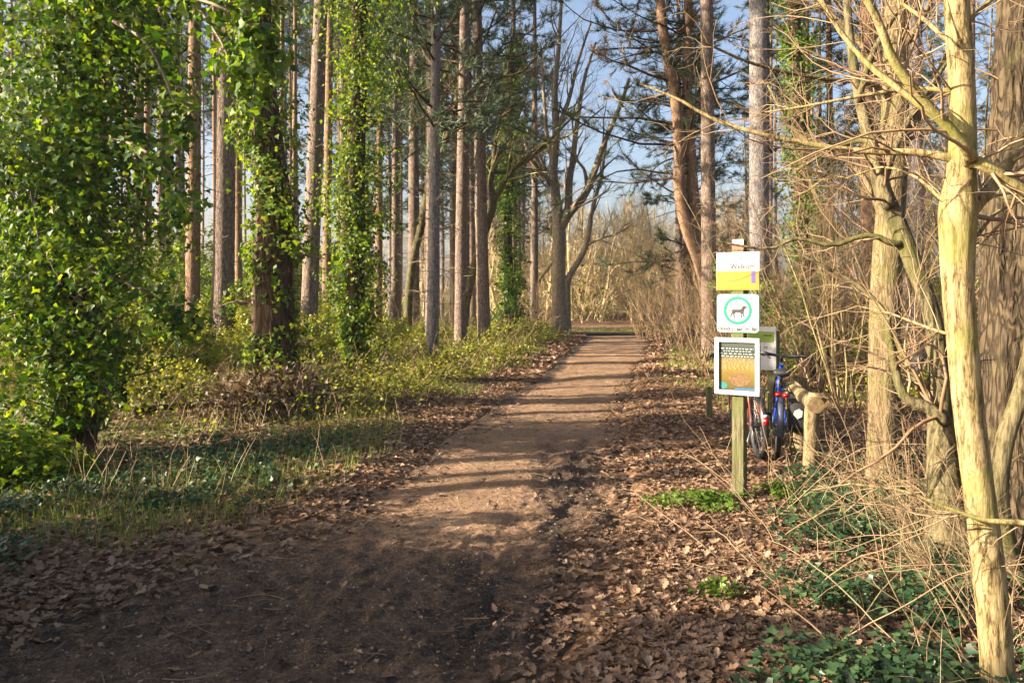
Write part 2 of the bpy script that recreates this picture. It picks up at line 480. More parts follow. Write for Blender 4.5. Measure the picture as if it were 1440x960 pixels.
def ground_mat():
    m, nt, out = new_mat('forest_floor')
    tc = nt.nodes.new('ShaderNodeTexCoord')
    vo = nt.nodes.new('ShaderNodeTexVoronoi'); vo.inputs['Scale'].default_value = 16; vo.inputs['Randomness'].default_value = 1
    nz = nt.nodes.new('ShaderNodeTexNoise'); nz.inputs['Scale'].default_value = 9; nz.inputs['Detail'].default_value = 6
    ad = nt.nodes.new('ShaderNodeMix'); ad.data_type = 'RGBA'; ad.blend_type = 'ADD'; ad.inputs[0].default_value = .12
    nt.links.new(tc.outputs['Object'], nz.inputs[0])
    nt.links.new(tc.outputs['Object'], ad.inputs[6]); nt.links.new(nz.outputs['Color'], ad.inputs[7])
    nt.links.new(ad.outputs[2], vo.inputs['Vector'])
    sp = nt.nodes.new('ShaderNodeSeparateColor'); nt.links.new(vo.outputs['Color'], sp.inputs[0])
    r = ramp(nt, [(.05, .03, .018), (.13, .075, .042), (.22, .13, .075), (.30, .19, .12)], [0, .4, .75, 1])
    nt.links.new(sp.outputs[0], r.inputs[0])
    at_ = nt.nodes.new('ShaderNodeAttribute'); at_.attribute_name = 'green'
    n2 = nt.nodes.new('ShaderNodeTexNoise'); n2.inputs['Scale'].default_value = 2.2; n2.inputs['Detail'].default_value = 8; n2.inputs['Roughness'].default_value = .7
    nt.links.new(tc.outputs['Object'], n2.inputs[0])
    mth = nt.nodes.new('ShaderNodeMath'); mth.operation = 'MULTIPLY_ADD'
    nt.links.new(at_.outputs['Fac'], mth.inputs[0]); mth.inputs[1].default_value = .9; nt.links.new(n2.outputs[0], mth.inputs[2])
    mr = nt.nodes.new('ShaderNodeMapRange'); mr.inputs[1].default_value = .75; mr.inputs[2].default_value = 1.15
    nt.links.new(mth.outputs[0], mr.inputs[0])
    g = ramp(nt, [(.035, .05, .014), (.10, .12, .03), (.19, .18, .06)]); nt.links.new(sp.outputs[1], g.inputs[0])
    mx = nt.nodes.new('ShaderNodeMix'); mx.data_type = 'RGBA'
    nt.links.new(mr.outputs[0], mx.inputs[0]); nt.links.new(r.outputs[0], mx.inputs[6]); nt.links.new(g.outputs[0], mx.inputs[7])
    p = nt.nodes.new('ShaderNodeBsdfPrincipled'); p.inputs['Roughness'].default_value = .95; p.inputs['Specular IOR Level'].default_value = .1
    nt.links.new(mx.outputs[2], p.inputs['Base Color'])
    b = nt.nodes.new('ShaderNodeBump'); b.inputs['Strength'].default_value = .7; b.inputs['Distance'].default_value = .03
    nt.links.new(sp.outputs[2], b.inputs['Height']); nt.links.new(b.outputs[0], p.inputs['Normal'])
    nt.links.new(p.outputs[0], out.inputs[0])
    return m


def path_mat():
    m, nt, out = new_mat('path_soil')
    tc = nt.nodes.new('ShaderNodeTexCoord')
    big = nt.nodes.new('ShaderNodeTexNoise'); big.inputs['Scale'].default_value = 1.3; big.inputs['Detail'].default_value = 7; big.inputs['Roughness'].default_value = .65
    fine = nt.nodes.new('ShaderNodeTexNoise'); fine.inputs['Scale'].default_value = 55; fine.inputs['Detail'].default_value = 6; fine.inputs['Roughness'].default_value = .75
    grit = nt.nodes.new('ShaderNodeTexVoronoi'); grit.inputs['Scale'].default_value = 120
    for n in (big, fine, grit):
        nt.links.new(tc.outputs['Object'], n.inputs['Vector'])
    r = ramp(nt, [(.15, .09, .052), (.25, .155, .092), (.35, .232, .145)], [.3, .52, .75])
    nt.links.new(big.outputs[0], r.inputs[0])
    fr = ramp(nt, [(.55, .52, .5), (1, 1, 1), (1.55, 1.5, 1.45)], [.4, .5, .62]); nt.links.new(fine.outputs[0], fr.inputs[0])
    mx = nt.nodes.new('ShaderNodeMix'); mx.data_type = 'RGBA'; mx.blend_type = 'MULTIPLY'; mx.inputs[0].default_value = .85
    nt.links.new(r.outputs[0], mx.inputs[6]); nt.links.new(fr.outputs[0], mx.inputs[7])
    # pale pebbles
    sg = nt.nodes.new('ShaderNodeSeparateColor'); nt.links.new(grit.outputs['Color'], sg.inputs[0])
    gt = nt.nodes.new('ShaderNodeMath'); gt.operation = 'GREATER_THAN'; gt.inputs[1].default_value = .955; nt.links.new(sg.outputs[0], gt.inputs[0])
    gl = nt.nodes.new('ShaderNodeMath'); gl.operation = 'LESS_THAN'; gl.inputs[1].default_value = .38; nt.links.new(grit.outputs['Distance'], gl.inputs[0])
    gm = nt.nodes.new('ShaderNodeMath'); gm.operation = 'MULTIPLY'; nt.links.new(gt.outputs[0], gm.inputs[0]); nt.links.new(gl.outputs[0], gm.inputs[1])
    m2 = nt.nodes.new('ShaderNodeMix'); m2.data_type = 'RGBA'; nt.links.new(gm.outputs[0], m2.inputs[0]); nt.links.new(mx.outputs[2], m2.inputs[6]); m2.inputs[7].default_value = (.34, .27, .21, 1)
    at_ = nt.nodes.new('ShaderNodeAttribute'); at_.attribute_name = 'mud_shade'
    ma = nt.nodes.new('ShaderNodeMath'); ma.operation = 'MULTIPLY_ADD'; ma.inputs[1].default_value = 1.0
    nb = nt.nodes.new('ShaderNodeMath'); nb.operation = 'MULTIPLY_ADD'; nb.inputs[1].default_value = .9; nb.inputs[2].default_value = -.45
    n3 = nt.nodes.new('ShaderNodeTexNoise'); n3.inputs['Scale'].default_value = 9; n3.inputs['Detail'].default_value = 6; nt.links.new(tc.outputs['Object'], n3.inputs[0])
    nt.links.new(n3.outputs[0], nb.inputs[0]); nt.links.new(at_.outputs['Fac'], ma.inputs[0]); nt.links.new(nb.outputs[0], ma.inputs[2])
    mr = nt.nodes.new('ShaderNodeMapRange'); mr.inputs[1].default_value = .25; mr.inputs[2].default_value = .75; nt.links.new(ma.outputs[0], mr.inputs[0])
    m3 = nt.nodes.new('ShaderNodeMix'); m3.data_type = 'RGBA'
    mud_shade = ramp(nt, [(.012, .007, .005), (.040, .025, .017), (.085, .055, .038)], [.42, .5, .62]); nt.links.new(fine.outputs[0], mud_shade.inputs[0])
    nt.links.new(mr.outputs[0], m3.inputs[0]); nt.links.new(m2.outputs[2], m3.inputs[6]); nt.links.new(mud_shade.outputs[0], m3.inputs[7])
    p = nt.nodes.new('ShaderNodeBsdfPrincipled'); p.inputs['Specular IOR Level'].default_value = .3
    rr = nt.nodes.new('ShaderNodeMapRange'); rr.inputs[3].default_value = .92; rr.inputs[4].default_value = .55; nt.links.new(mr.outputs[0], rr.inputs[0])
    nt.links.new(rr.outputs[0], p.inputs['Roughness']); nt.links.new(m3.outputs[2], p.inputs['Base Color'])
    b = nt.nodes.new('ShaderNodeBump'); b.inputs['Strength'].default_value = 1.0; b.inputs['Distance'].default_value = .02
    nt.links.new(fine.outputs[0], b.inputs['Height']); nt.links.new(b.outputs[0], p.inputs['Normal'])
    nt.links.new(p.outputs[0], out.inputs[0])
    return m


M['ground'] = ground_mat()
M['path'] = path_mat()

# ------------------------------------------------------------------ terrain
PY = [-4, 1.0, 3.0, 3.78, 4.71, 5.28, 6.12, 8.75, 12.55, 20.9, 26, 29, 31]
PL = [-4.5, -3.9, -3.1, -2.59, -1.79, -1.35, -1.02, -.72, .10, 1.59, 2.5, 3.0, 3.3]
PR = [-.6, -.2, .15, .38, .67, .80, 1.0, 1.28, 1.95, 3.75, 4.8, 5.4, 5.8]


def eL(y): return np.interp(y, PY, PL) + .16 * (fbm(y * .9 + 3, y * 0 + 2, 3) - .5) * 2
def eR(y): return np.interp(y, PY, PR) + .16 * (fbm(y * .9 + 50, y * 0 + 9, 3) - .5) * 2


def raw_gh(x, y):
    d = np.hypot(x, y)
    return .10 * (fbm(x * .35 + 9, y * .35 + 4, 3) - .5) + .035 * (fbm(x * 2.3, y * 2.3, 3) - .5) + 0.0 * d


def gh(x, y):
    x = np.asarray(x, float); y = np.asarray(y, float)
    l, r = eL(y), eR(y)
    inside = smooth(-.10, .16, np.minimum(x - l, r - x)) * (y < 30.0)
    side = np.maximum(l - x, x - r)
    bank = .025 * smooth(0, .5, side) * smooth(3, .8, side)
    return raw_gh(x, y) + bank - .10 * inside


def gz(x, y):
    return float(gh(np.array([x]), np.array([y]))[0])


def green(x, y):
    l, r = eL(y), eR(y)
    g = np.where(x < l, smooth(.5, 2.2, l - x), .0)
    g = np.maximum(g, np.where(x > r, .35 * smooth(1.5, 3.5, x - r), 0))
    g = np.maximum(g, smooth(30.5, 31.2, y) * smooth(34, 33, y) * smooth(4.5, 3, np.abs(x - 4.5)) * 1.2)
    return g


def axis_grid(lo, hi, fine_lo, fine_hi, step, ratio):
    a = list(np.arange(fine_lo, fine_hi + 1e-6, step))
    s = step
    while a[-1] < hi:
        s *= ratio; a.append(a[-1] + s)
    b = []; s = step; c = fine_lo
    while c > lo:
        s *= ratio; c -= s; b.append(c)
    return np.array(b[::-1] + a)


gx = axis_grid(-320, 320, -5, 6, .06, 1.05)
gy = axis_grid(-30, 420, 2, 12, .05, 1.03)
X, Y = np.meshgrid(gx, gy)
Z = gh(X, Y)
mb = MB(); nx, ny = len(gx), len(gy)
i, j = np.meshgrid(np.arange(ny - 1), np.arange(nx - 1), indexing='ij')
q = np.stack([i * nx + j, i * nx + j + 1, (i + 1) * nx + j + 1, (i + 1) * nx + j], -1).reshape(-1, 4)
mb.add(np.stack([X, Y, Z], -1).reshape(-1, 3), q)
g = mb.build('ground', M['ground'], attrs={'green': green(X, Y).ravel()})
tag(g, 'brown woodland floor with patches of green on both sides of the path', 'ground', kind='structure')

# the path
ys = [-3.0]
while ys[-1] < 29.2:
    ys.append(ys[-1] + max(.016, .0045 * abs(ys[-1])))
ys = np.array(ys); us = np.linspace(0, 1, 190)
U, Yp = np.meshgrid(us, ys)
l, r = eL(Yp) - .12, eR(Yp) + .14
Xp = l + (r - l) * U
off_r = eR(Yp) - Xp; off_l = Xp - eL(Yp)
fade = smooth(9.8, 6.8, Yp) * smooth(2.6, 3.6, Yp)
mud_shade = np.clip(smooth(1.3, .45, off_r + .35 * (fbm(Xp * 2 + 9, Yp * .7, 3) - .5)) * smooth(-.25, .1, off_r) * fade * (.62 + 1.5 * (fbm(Xp * 3.2, Yp * .55, 4) - .42)), 0, 1)
mud_shade = np.maximum(mud_shade, .75 * smooth(.42, .1, off_l) * smooth(8, 10, Yp))
mud_shade = np.maximum(mud_shade, .55 * smooth(.35, .05, off_l) * smooth(9, 7, Yp))
mud_shade = np.maximum(mud_shade, .6 * smooth(6.0, 4.2, Yp) + .0 * Yp)  # foreground shade put into the soil colour, on top of the real mud
mud_shade = np.maximum(mud_shade, .45 * smooth(.3, .05, off_r) * smooth(7, 12, Yp))
cr = .035 * np.sin(np.clip((Xp - l) / (r - l), 0, 1) * PI)
tread = (np.sin((off_r - .62) * 42) * .5 + np.sin(Yp * 55 + np.sin(off_r * 20) * 2) * .5)
zp = raw_gh(Xp, Yp) - .018 + cr * .6 + .010 * (fbm(Xp * 13 + 5, Yp * 13, 4) - .5) + .012 * (fbm(Xp * 5, Yp * 5, 4) - .5) + .008 * (fbm(Xp * 22, Yp * 22, 3) - .5)
clod = fbm(Xp * 9 + 4, Yp * 7 + 8, 4) - .5
zp += mud_shade * fade * (.14 * clod + .06 * (fbm(Xp * 28, Yp * 24, 3) - .5) + .006 * tread) + mud_shade * (1 - fade) * .05 * clod
zp -= .022 * np.exp(-((off_r - .72) / .09) ** 2) * fade * smooth(3, 4, Yp)
zp -= .016 * np.exp(-((off_r - .42) / .07) ** 2) * fade
zp += .035 * smooth(.3, .12, off_l) * smooth(.0, .08, off_l) * smooth(6, 9, Yp) * (fbm(Xp * 4, Yp * 4, 3))
zp -= .10 * smooth(.02, -.12, np.minimum(off_l, off_r))
mb = MB(); nx, ny = len(us), len(ys)
i, j = np.meshgrid(np.arange(ny - 1), np.arange(nx - 1), indexing='ij')
q = np.stack([i * nx + j, i * nx + j + 1, (i + 1) * nx + j + 1, (i + 1) * nx + j], -1).reshape(-1, 4)
mb.add(np.stack([Xp, Yp, zp], -1).reshape(-1, 3), q)
pth = mb.build('path', M['path'], attrs={'mud_shade': mud_shade.ravel()})
tag(pth, 'brown earth forest path with a churned muddy right edge', 'path', kind='structure')

# the crossing track at the far end
u = np.linspace(0, 1, 12); s = np.linspace(0, 1, 120)
U, S = np.meshgrid(u, s)
Xc = -3 + 24 * S; Yc = 28.9 + 1.5 * U + .6 * np.sin(S * 5)
mb = MB(); nx, ny = 12, 120
i, j = np.meshgrid(np.arange(ny - 1), np.arange(nx - 1), indexing='ij')
q = np.stack([i * nx + j, i * nx + j + 1, (i + 1) * nx + j + 1, (i + 1) * nx + j], -1).reshape(-1, 4)[:, ::-1]
mb.add(np.stack([Xc, Yc, gh(Xc, Yc * 0 + 35) * 0 + raw_gh(Xc, Yc) + .07 - .1 * np.abs(U - .5) ** 2], -1).reshape(-1, 3), q)
xt = mb.build('track', M['path'], attrs={'mud_shade': np.full(nx * ny, .5)})
tag(xt, 'dark crossing track at the far end of the path', 'track', kind='structure')


# ------------------------------------------------------------------ trees
def base_of(px, py):
    x, y = ground_at(px, py)
    return np.array([x, y, gz(x, y)])


def hand_tree(name, label, cat, line, y, rad, bark, twig=None, n=70, sides=30, amp=.06, flare=.25, group=None, limbs=(), seed=1, twigging=None, tilt=0.0, fz=3.0, fa=5, ridge=1.0):
    """a tree whose stem follows measured points: line of (px,py), rad in px, y its distance; tilt = distance gained per px risen"""
    yb = y
    pts = np.array([at(a, b, yb + (line[0][1] - b) * tilt) for a, b in line])
    R = np.array(rad) * y / F
    b = np.array([pts[0, 0], pts[0, 1], gz(pts[0, 0], pts[0, 1])])
    pts[0, 2] = b[2] - .08
    t = thing(name, label, cat, tuple(b), 0, group)
    mb = MB()
    P, RR = bark_tube(mb, pts, R, n, sides, amp, fa=fa, fz=fz, seed=seed, flare=flare, ridge=ridge)
    mb.build('trunk', bark, t, origin=b)
    L = []
    for (lp, ly, lr) in limbs:
        lpts = np.array([at(a, c, yy) for (a, c), yy in zip(lp, np.linspace(ly[0], ly[1], len(lp)))])
        pr = resample(lpts, 14); ra = np.linspace(lr[0], lr[1], 14) * y / F
        dd = np.linalg.norm(P - lpts[0], axis=1); kk = int(dd.argmin())
        if name != 'old_tree' and dd[kk] < .7 and lp[0][0] < 1490:
            lpts = np.vstack([P[kk] * .995 + lpts[0] * .005, lpts[0] * .9 + P[kk] * .1 + (lpts[1] - lpts[0]) * .12, lpts[1:]]); pr = resample(lpts, 16); ra = np.linspace(lr[0] * 1.15, lr[1], 16) * y / F
        L.append((pr, ra))
    return t, b, P, RR, L


def build_branches(t, b, L, twig, levels, name='branch', sides=6, extra=None):
    """limbs L (polylines) as children named branch, each carrying its own twigs"""
    for pr, ra in L:
        mb = MB(); tubes(mb, pr, ra, 10, 0, True)
        P, R = pr[None], ra[None]
        for (n, kw) in levels:
            P, R = grow(P, R, n, **kw)
            tubes(mb, P, R, 4, 1)
        mb.build(name, twig, t, origin=b)


# --- ivy foliage on a stem
def ivy_mass(t, b, P, R, prof, count, size, mat, nlimb=30, limb=(.3, .9), shape='ivy', up=.0, name='ivy_foliage', limb_n=14, spread=.10, t0=.08, t1=1.0, twig=None):
    """prof(tt, ang) -> radius of the ivy coat; limbs carry further leaves"""
    mb = MB()
    n = len(P)
    tt = t0 + (t1 - t0) * rng.random(count)
    x = tt * (n - 1); i = np.minimum(x.astype(int), n - 2); u = (x - i)[:, None]
    c = P[i] * (1 - u) + P[i + 1] * u
    rr = np.interp(tt, np.linspace(0, 1, n), R)
    a = rng.random(count) * 2 * PI
    nc = max(20, count // 70); ct = t0 + (t1 - t0) * rng.random(nc); ca = rng.random(nc) * 2 * PI
    pick = rng.integers(0, nc, count); cl = rng.random(count) < .72
    hgt = np.linalg.norm(P[-1] - P[0])
    tt = np.where(cl, np.clip(ct[pick] + rng.normal(size=count) * .14 / hgt, t0, t1), tt)
    a = np.where(cl, ca[pick] + rng.normal(size=count) * .33, a)
    x = tt * (n - 1); i = np.minimum(x.astype(int), n - 2); u = (x - i)[:, None]
    c = P[i] * (1 - u) + P[i + 1] * u
    rr = np.interp(tt, np.linspace(0, 1, n), R)
    coat = prof(tt, a) * np.where(cl, .75 + .5 * (pick % 7) / 6, .6)
    keep = coat > .03
    d = np.stack([np.cos(a), np.sin(a), np.zeros(count)], 1)
    rad = rr * .95 + coat * rng.random(count) ** .6
    pos = (c + d * rad[:, None] + rng.normal(size=(count, 3)) * .03)[keep]
    nor = (d + np.array([0, 0, .45]) + .55 * rng.normal(size=(count, 3)))[keep]
    leaves(mb, pos, nor, size * rng.uniform(.4, 1.25, len(pos)), shape, 0, droop=.8)
    if nlimb:
        C, CR = grow(P[None], R[None] * .3, nlimb, t0=t0, t1=t1, l0=limb[0], l1=limb[1], ang=(.9, 1.7), wig=.18, up=up, N=7, rr=.5, rmin=.006, taper_len=.15)
        D, DR = grow(C, CR, 5, t0=.15, l0=limb[0] * .3, l1=limb[1] * .45, ang=(.4, 1.1), wig=.2, up=up, N=5, rmin=.003)
        tubes(mb, C, CR, 4, 1); tubes(mb, D, DR, 3, 1)
        for (Q, m) in ((C, limb_n), (D, limb_n)):
            p, tg = on_curve(Q, m, .1, 1.05)
            off = rng.normal(size=p.shape) * spread
            leaves(mb, p + off, off / spread * .7 + np.array([0, 0, .7]) + .5 * rng.normal(size=p.shape), size * rng.uniform(.6, 1.2, len(p)), shape, 0, droop=.8)
    return mb.build(name, [mat, twig or M['twig_dark']], t, origin=b)


# 1 the great ivy tree at the left edge
Yb = 7.6
t, b, P, R, _ = hand_tree('ivy_tree', 'dark ivy smothered tree at the left edge with leaning double stem', 'tree',
                          [(98, 655), (104, 560), (92, 450), (84, 350), (95, 250), (110, 150), (128, 50), (150, -80), (160, -260)], Yb,
                          [17, 14, 13, 13, 12, 11, 10, 8, 5], M['dark_bark'], flare=.4, amp=.14, seed=3)
mb = MB()
p2 = np.array([at(x, y, Yb - .12) for x, y in [(122, 650), (132, 560), (126, 470), (112, 390), (100, 300)]]); p2[0, 2] = b[2] - .05
bark_tube(mb, p2, np.array([9, 8, 7, 6, 5]) * Yb / F, 30, 16, .12, seed=4)
p3 = np.array([at(x, y, Yb - .2) for x, y in [(110, 360), (116, 320), (138, 290), (150, 262), (153, 240)]])
tubes(mb, resample(p3, 12), np.full(12, .012), 6)
mb.build('side_stem', M['dark_bark'], t, origin=b)
mk = len(P)


def profA(tt, a):
    h = tt
    lump = np.clip(.1 + 1.6 * vnoise(h * 14 + 3, (np.cos(a) + 1) * 2.2), .2, 1.5)
    base = np.interp(h, [0, .12, .2, .3, .5, .75, 1], [.10, .22, .36, .50, .85, 1.0, .9])
    return base * lump


ivy_mass(t, b, P, R, profA, 22000, .064, M['ivy'], 150, (.6, 1.6), 'ivy', .0, limb_n=17, spread=.11, t0=.075)
# overhanging spray reaching towards the path
ov = [np.array([at(150, -60, 7.2), at(235, -15, 6.7), at(310, 10, 6.3), at(362, 45, 6.1), at(378, 90, 6.0)]),
      np.array([at(180, -90, 7.0), at(260, -10, 6.6), at(312, 60, 6.4), at(330, 118, 6.35)]),
      np.array([at(160, 30, 7.1), at(205, 60, 6.8), at(240, 130, 6.7), at(252, 190, 6.7)]),
      np.array([at(130, 190, 7.3), at(190, 205, 7.0), at(235, 240, 6.9), at(262, 300, 6.9)]),
      np.array([at(120, 380, 7.4), at(170, 395, 7.2), at(222, 420, 7.1), at(262, 470, 7.1)]),
      np.array([at(250, -60, 6.6), at(330, -20, 6.3), at(355, 80, 6.2), at(358, 190, 6.2)])]
mb = MB()
C = np.stack([resample(o, 12) for o in ov]); CR = np.linspace(.022, .006, 12)[None].repeat(len(ov), 0)
D, DR = grow(C, CR, 9, t0=.1, l0=.25, l1=.6, ang=(.4, 1.2), wig=.2, up=-.08, N=6, rmin=.003)
tubes(mb, C, CR, 6, 1); tubes(mb, D, DR, 3, 1)
for Q, m in ((C, 50), (D, 22)):
    p, tg = on_curve(Q, m, .15, 1.02)
    off = rng.normal(size=p.shape) * .07
    leaves(mb, p + off, off * 9 + np.array([0, -.3, .6]) + .5 * rng.normal(size=p.shape), .088 * rng.uniform(.6, 1.25, len(p)), 'ivy', 0, droop=1.2)
mb.build('hanging_spray', [M['ivy'], M['twig_dark']], t, origin=b)

# 2 thick dark trunk with brown tangle
Yb = 10.6
t, b, P, R, _ = hand_tree('ivy_tree', 'thick dark trunk in ivy and brown tangle with a dry tuft at its foot', 'tree',
                          [(388, 590), (386, 500), (384, 400), (386, 300), (376, 200), (366, 100), (360, -50), (355, -250)], Yb,
                          [34, 27, 25, 24, 21, 19, 16, 12], M['dark_bark'], flare=.35, amp=.16, seed=9, fz=2.0)


def profB(tt, a):
    base = np.interp(tt, [0, .06, .12, .2, .27, .30, .36, .45, .6, .8, 1], [0, .02, .10, .20, .10, .06, .40, .42, .30, .45, .6])
    return base * np.clip(-.25 + 2.0 * vnoise(tt * 24 + 8, (np.cos(a) + 1) * 2 + np.sin(a)), 0, 1.6)


ivy_mass(t, b, P, R, profB, 6500, .075, M['ivy_far'], 34, (.3, .85), 'ivy', .0, limb_n=8, spread=.10, t0=.07, twig=M['twig'])
mb = MB()   # brown tangle of dead stems
C, CR = grow(P[None], R[None], 420, t0=.12, t1=.62, l0=.15, l1=.6, ang=(.6, 2.0), wig=.5, up=-.06, N=6, rr=.05, rmin=.004, taper_len=.1)
tubes(mb, C, CR, 3, 0)
p, tg = on_curve(C, 2)
leaves(mb, p, rng.normal(size=p.shape), .06 * rng.uniform(.5, 1.2, len(p)), 'quad', 1)
mb.build('dead_tangle', [M['twig'], M['litter']], t, origin=b)
mb = MB()   # dry tuft at the foot
n = 3200; a = rng.random(n) * 2 * PI; rr = .2 + .5 * rng.random(n) ** .7
bp = np.stack([b[0] + rr * np.cos(a), b[1] - .1 + rr * np.sin(a), np.zeros(n)], 1); bp[:, 2] = gh(bp[:, 0], bp[:, 1])
blades(mb, bp, rng.uniform(.25, .8, n), .013, 1.2)
mb.build('dry_tuft', M['dry'], t, origin=b)
mb = MB()
q2 = rng.normal(size=(1800, 3)) * np.array([.38, .30, .22]) + b + np.array([.08, -.55, .2]); q2[:, 2] = np.maximum(q2[:, 2], b[2] + .02)
leaves(mb, q2, rng.normal(size=q2.shape) + [0, 0, .5], .085 * rng.uniform(.6, 1.2, 1800), 'oak', 0)
a = rng.random(420) * 2 * PI; q = .55 * rng.random(420) ** .5
bp = np.stack([b[0] + .08 + q * np.cos(a), b[1] - .5 + q * np.sin(a) * .8, np.full(420, b[2])], 1)
C = march(bp, nrm(np.stack([np.cos(a) * .5, np.sin(a) * .5, np.ones(420)], 1)), rng.uniform(.3, .9, 420), 9, .25, -.16)
C[:, :, 2] = np.maximum(C[:, :, 2], b[2])
tubes(mb, C, np.full((420, 9), .0045), 3, 1)
mb.build('leaf_heap', [leaf_mat('dead_leaf_heap', [(.03, .018, .011), (.07, .04, .024), (.12, .07, .04), (.05, .045, .015)], .1, .6), M['twig_dark']], t, origin=b)

# 3 ivy column
Yb = 13.5
t, b, P, R, _ = hand_tree('ivy_tree', 'straight slender trunk wrapped in bright green ivy beside the undergrowth', 'tree',
                          [(498, 542), (500, 450), (500, 350), (502, 250), (504, 120), (506, 0), (508, -160), (508, -330)], Yb,
                          [14, 12, 12, 11, 11, 10, 9, 6], M['dark_bark'], flare=.2, amp=.12, seed=14)


def profC(tt, a):
    base = np.interp(tt, [0, .08, .16, .3, .45, .6, .75, 1], [.04, .16, .22, .42, .55, .9, 1.05, 1.0])
    return base * np.clip(-.2 + 2.1 * vnoise(tt * 24 + 18, (np.cos(a) + 1) * 2 + np.sin(a)), .04, 1.7)


ivy_mass(t, b, P, R, profC, 15000, .075, M['ivy_far'], 90, (.4, 1.0), 'ovate', .02, limb_n=9, spread=.11, t0=.03)

# ivy tree further down the wood, left of the bare tree
Yb = 27
t, b, P, R, _ = hand_tree('ivy_tree', 'distant dark ivy column just left of the bare forked tree', 'tree',
                          [(716, 478), (716, 420), (714, 330), (716, 240), (718, 150), (720, 60)], Yb,
                          [8, 7, 6, 6, 5, 4], M['dark_bark'], seed=21)
ivy_mass(t, b, P, R, lambda tt, a: np.interp(tt, [0, .1, .3, .7, 1], [.1, .5, .45, .5, .4]) * (.5 + vnoise(tt * 14, np.cos(a) * 2 + 3)), 6500, .11, M['ivy'], 30, (.4, 1.0), 'quad', .05, limb_n=8, spread=.14)
# ivy tree behind the sign
Yb = 13.8
t, b, P, R, _ = hand_tree('ivy_tree', 'ivy clad trunk half hidden in bare twigs right of the sign post', 'tree',
                          [(1135, 535), (1133, 440), (1130, 330), (1125, 220), (1120, 100), (1115, -20), (1110, -200)], Yb,
                          [11, 10, 10, 9, 9, 8, 6], M['dark_bark'], seed=24)
ivy_mass(t, b, P, R, lambda tt, a: np.interp(tt, [0, .1, .3, .7, 1], [.1, .3, .35, .4, .4]) * (.4 + vnoise(tt * 18, np.cos(a) * 2 + 3)), 5200, .075, M['ivy'], 40, (.3, .75), 'ovate', .02, limb_n=7, spread=.1)

# --- measured pines -------------------------------------------------------------
def pine_boughs(mb, P, R, n, t0, l0, l1, needles_n=9, tw=7, mat_n=1, droop=-.01, nl=.22, nw=.016, brown=.0, flat=.35, up=.015, tuft_m=6):
    C, CR = grow(P[None], R[None], n, t0=t0, t1=.985, l0=l0, l1=l1, ang=(1.0, 1.75), wig=.12, up=up, N=8, rr=.32, rmin=.012, taper_len=.55, flat=.2)
    D, DR = grow(C, CR, tw, t0=.25, t1=1, l0=.35, l1=1.1, ang=(.35, .95), wig=.15, up=.03, N=5, rr=.5, rmin=.006, taper_len=.5, flat=.3)
    tubes(mb, C, CR, 5, 0); tubes(mb, D, DR, 3, 0)
    p, tg = on_curve(D, tuft_m, .3, 1.0)
    needles(mb, p, nrm(tg + np.array([0, 0, .35])), needles_n, nl, nw, mat_n, .75)
    p, tg = on_curve(C, 3, .75, 1.0)
    needles(mb, p, tg, needles_n, nl, nw, mat_n, .75)


def stubs(mb, P, R, n, t0, t1, l0=.15, l1=1.0, mat=0, sub=2):
    C, CR = grow(P[None], R[None], n, t0=t0, t1=t1, l0=l0, l1=l1, ang=(1.1, 1.8), wig=.12, up=-.02, N=5, rr=.10, rmin=.007, taper_len=.1)
    tubes(mb, C, CR, 3, mat)
    if sub:
        D, DR = grow(C, CR, sub, t0=.4, l0=.1, l1=.5, ang=(.4, 1.1), wig=.2, up=0, N=4, rmin=.004)
        tubes(mb, D, DR, 3, mat)


def pine_line(pxb, pyb, lean, H, r, label, bark='pine', group=None, crown=.5, y=None, sway=.0, dead=36, boughs=34, deadlo=.12, bl=(1.0, 2.8), seed=0):
    x, yy = ground_at(pxb, pyb) if y is None else ((pxb - 720) / F * y, y)
    b = np.array([x, yy, gz(x, yy)])
    k = np.linspace(0, 1, 9)
    pts = np.stack([b[0] + lean * H * k + sway * np.sin(k * PI * 1.6), b[1] + .01 * H * k, b[2] - .1 + H * k], 1)
    t = thing('pine_tree', label, 'pine tree', tuple(b), 0, group)
    mb = MB()
    r *= .80
    P, R = bark_tube(mb, pts, r * np.array([1.06, .98, .93, .87, .8, .7, .55, .38, .12]), 90, 22, .05, fa=6, fz=2.2, seed=seed, flare=.18)
    if dead:
        stubs(mb, P, R, dead, deadlo, crown + .1, mat=1)
    mb.build('trunk', [M[bark], M['twig_dark' if bark != 'pine_red' else 'twig']], t, origin=b)
    mb = MB(); pine_boughs(mb, P, R, boughs, crown, *bl); mb.build('crown', [M['dark_bark'], M['needle']], t, origin=b)
    return t


GP = 'pines beside the path'
pine_line(270, 522, .004, 17, .185, 'slim straight pine right of the large ivy tree, left of a broader pine', 'pine_red', GP, .55, seed=1)
pine_line(312, 521, .012, 19, .28, 'broad grey-pink pine trunk between the slim pine and the dark tangled trunk', 'pine', GP, .55, seed=2, dead=24)
pine_line(432, 508, .035, 18, .25, 'right-leaning pine trunk between the dark tangled trunk and the ivy column', 'pine', GP, .55, seed=3)
pine_line(458, 490, .01, 18, .16, 'thin pale pine close to the left of the bright ivy column', 'pine_red', GP, .55, seed=4)
pine_line(582, 474, -.002, 20, .27, 'stout brown pine behind the forking mossy sapling', 'pine', GP, .37, bl=(1.2, 3.4), seed=5, dead=50)
pine_line(607, 486, -.001, 20, .26, 'tall straight pine in front, right of the forking mossy sapling', 'pine', GP, .37, bl=(1.2, 3.4), seed=6, dead=60, boughs=40)
pine_line(681, 484, -.022, 20, .25, 'pine trunk standing just right of the leaning mossy sapling', 'pine', GP, .37, bl=(1.2, 3.4), seed=7)
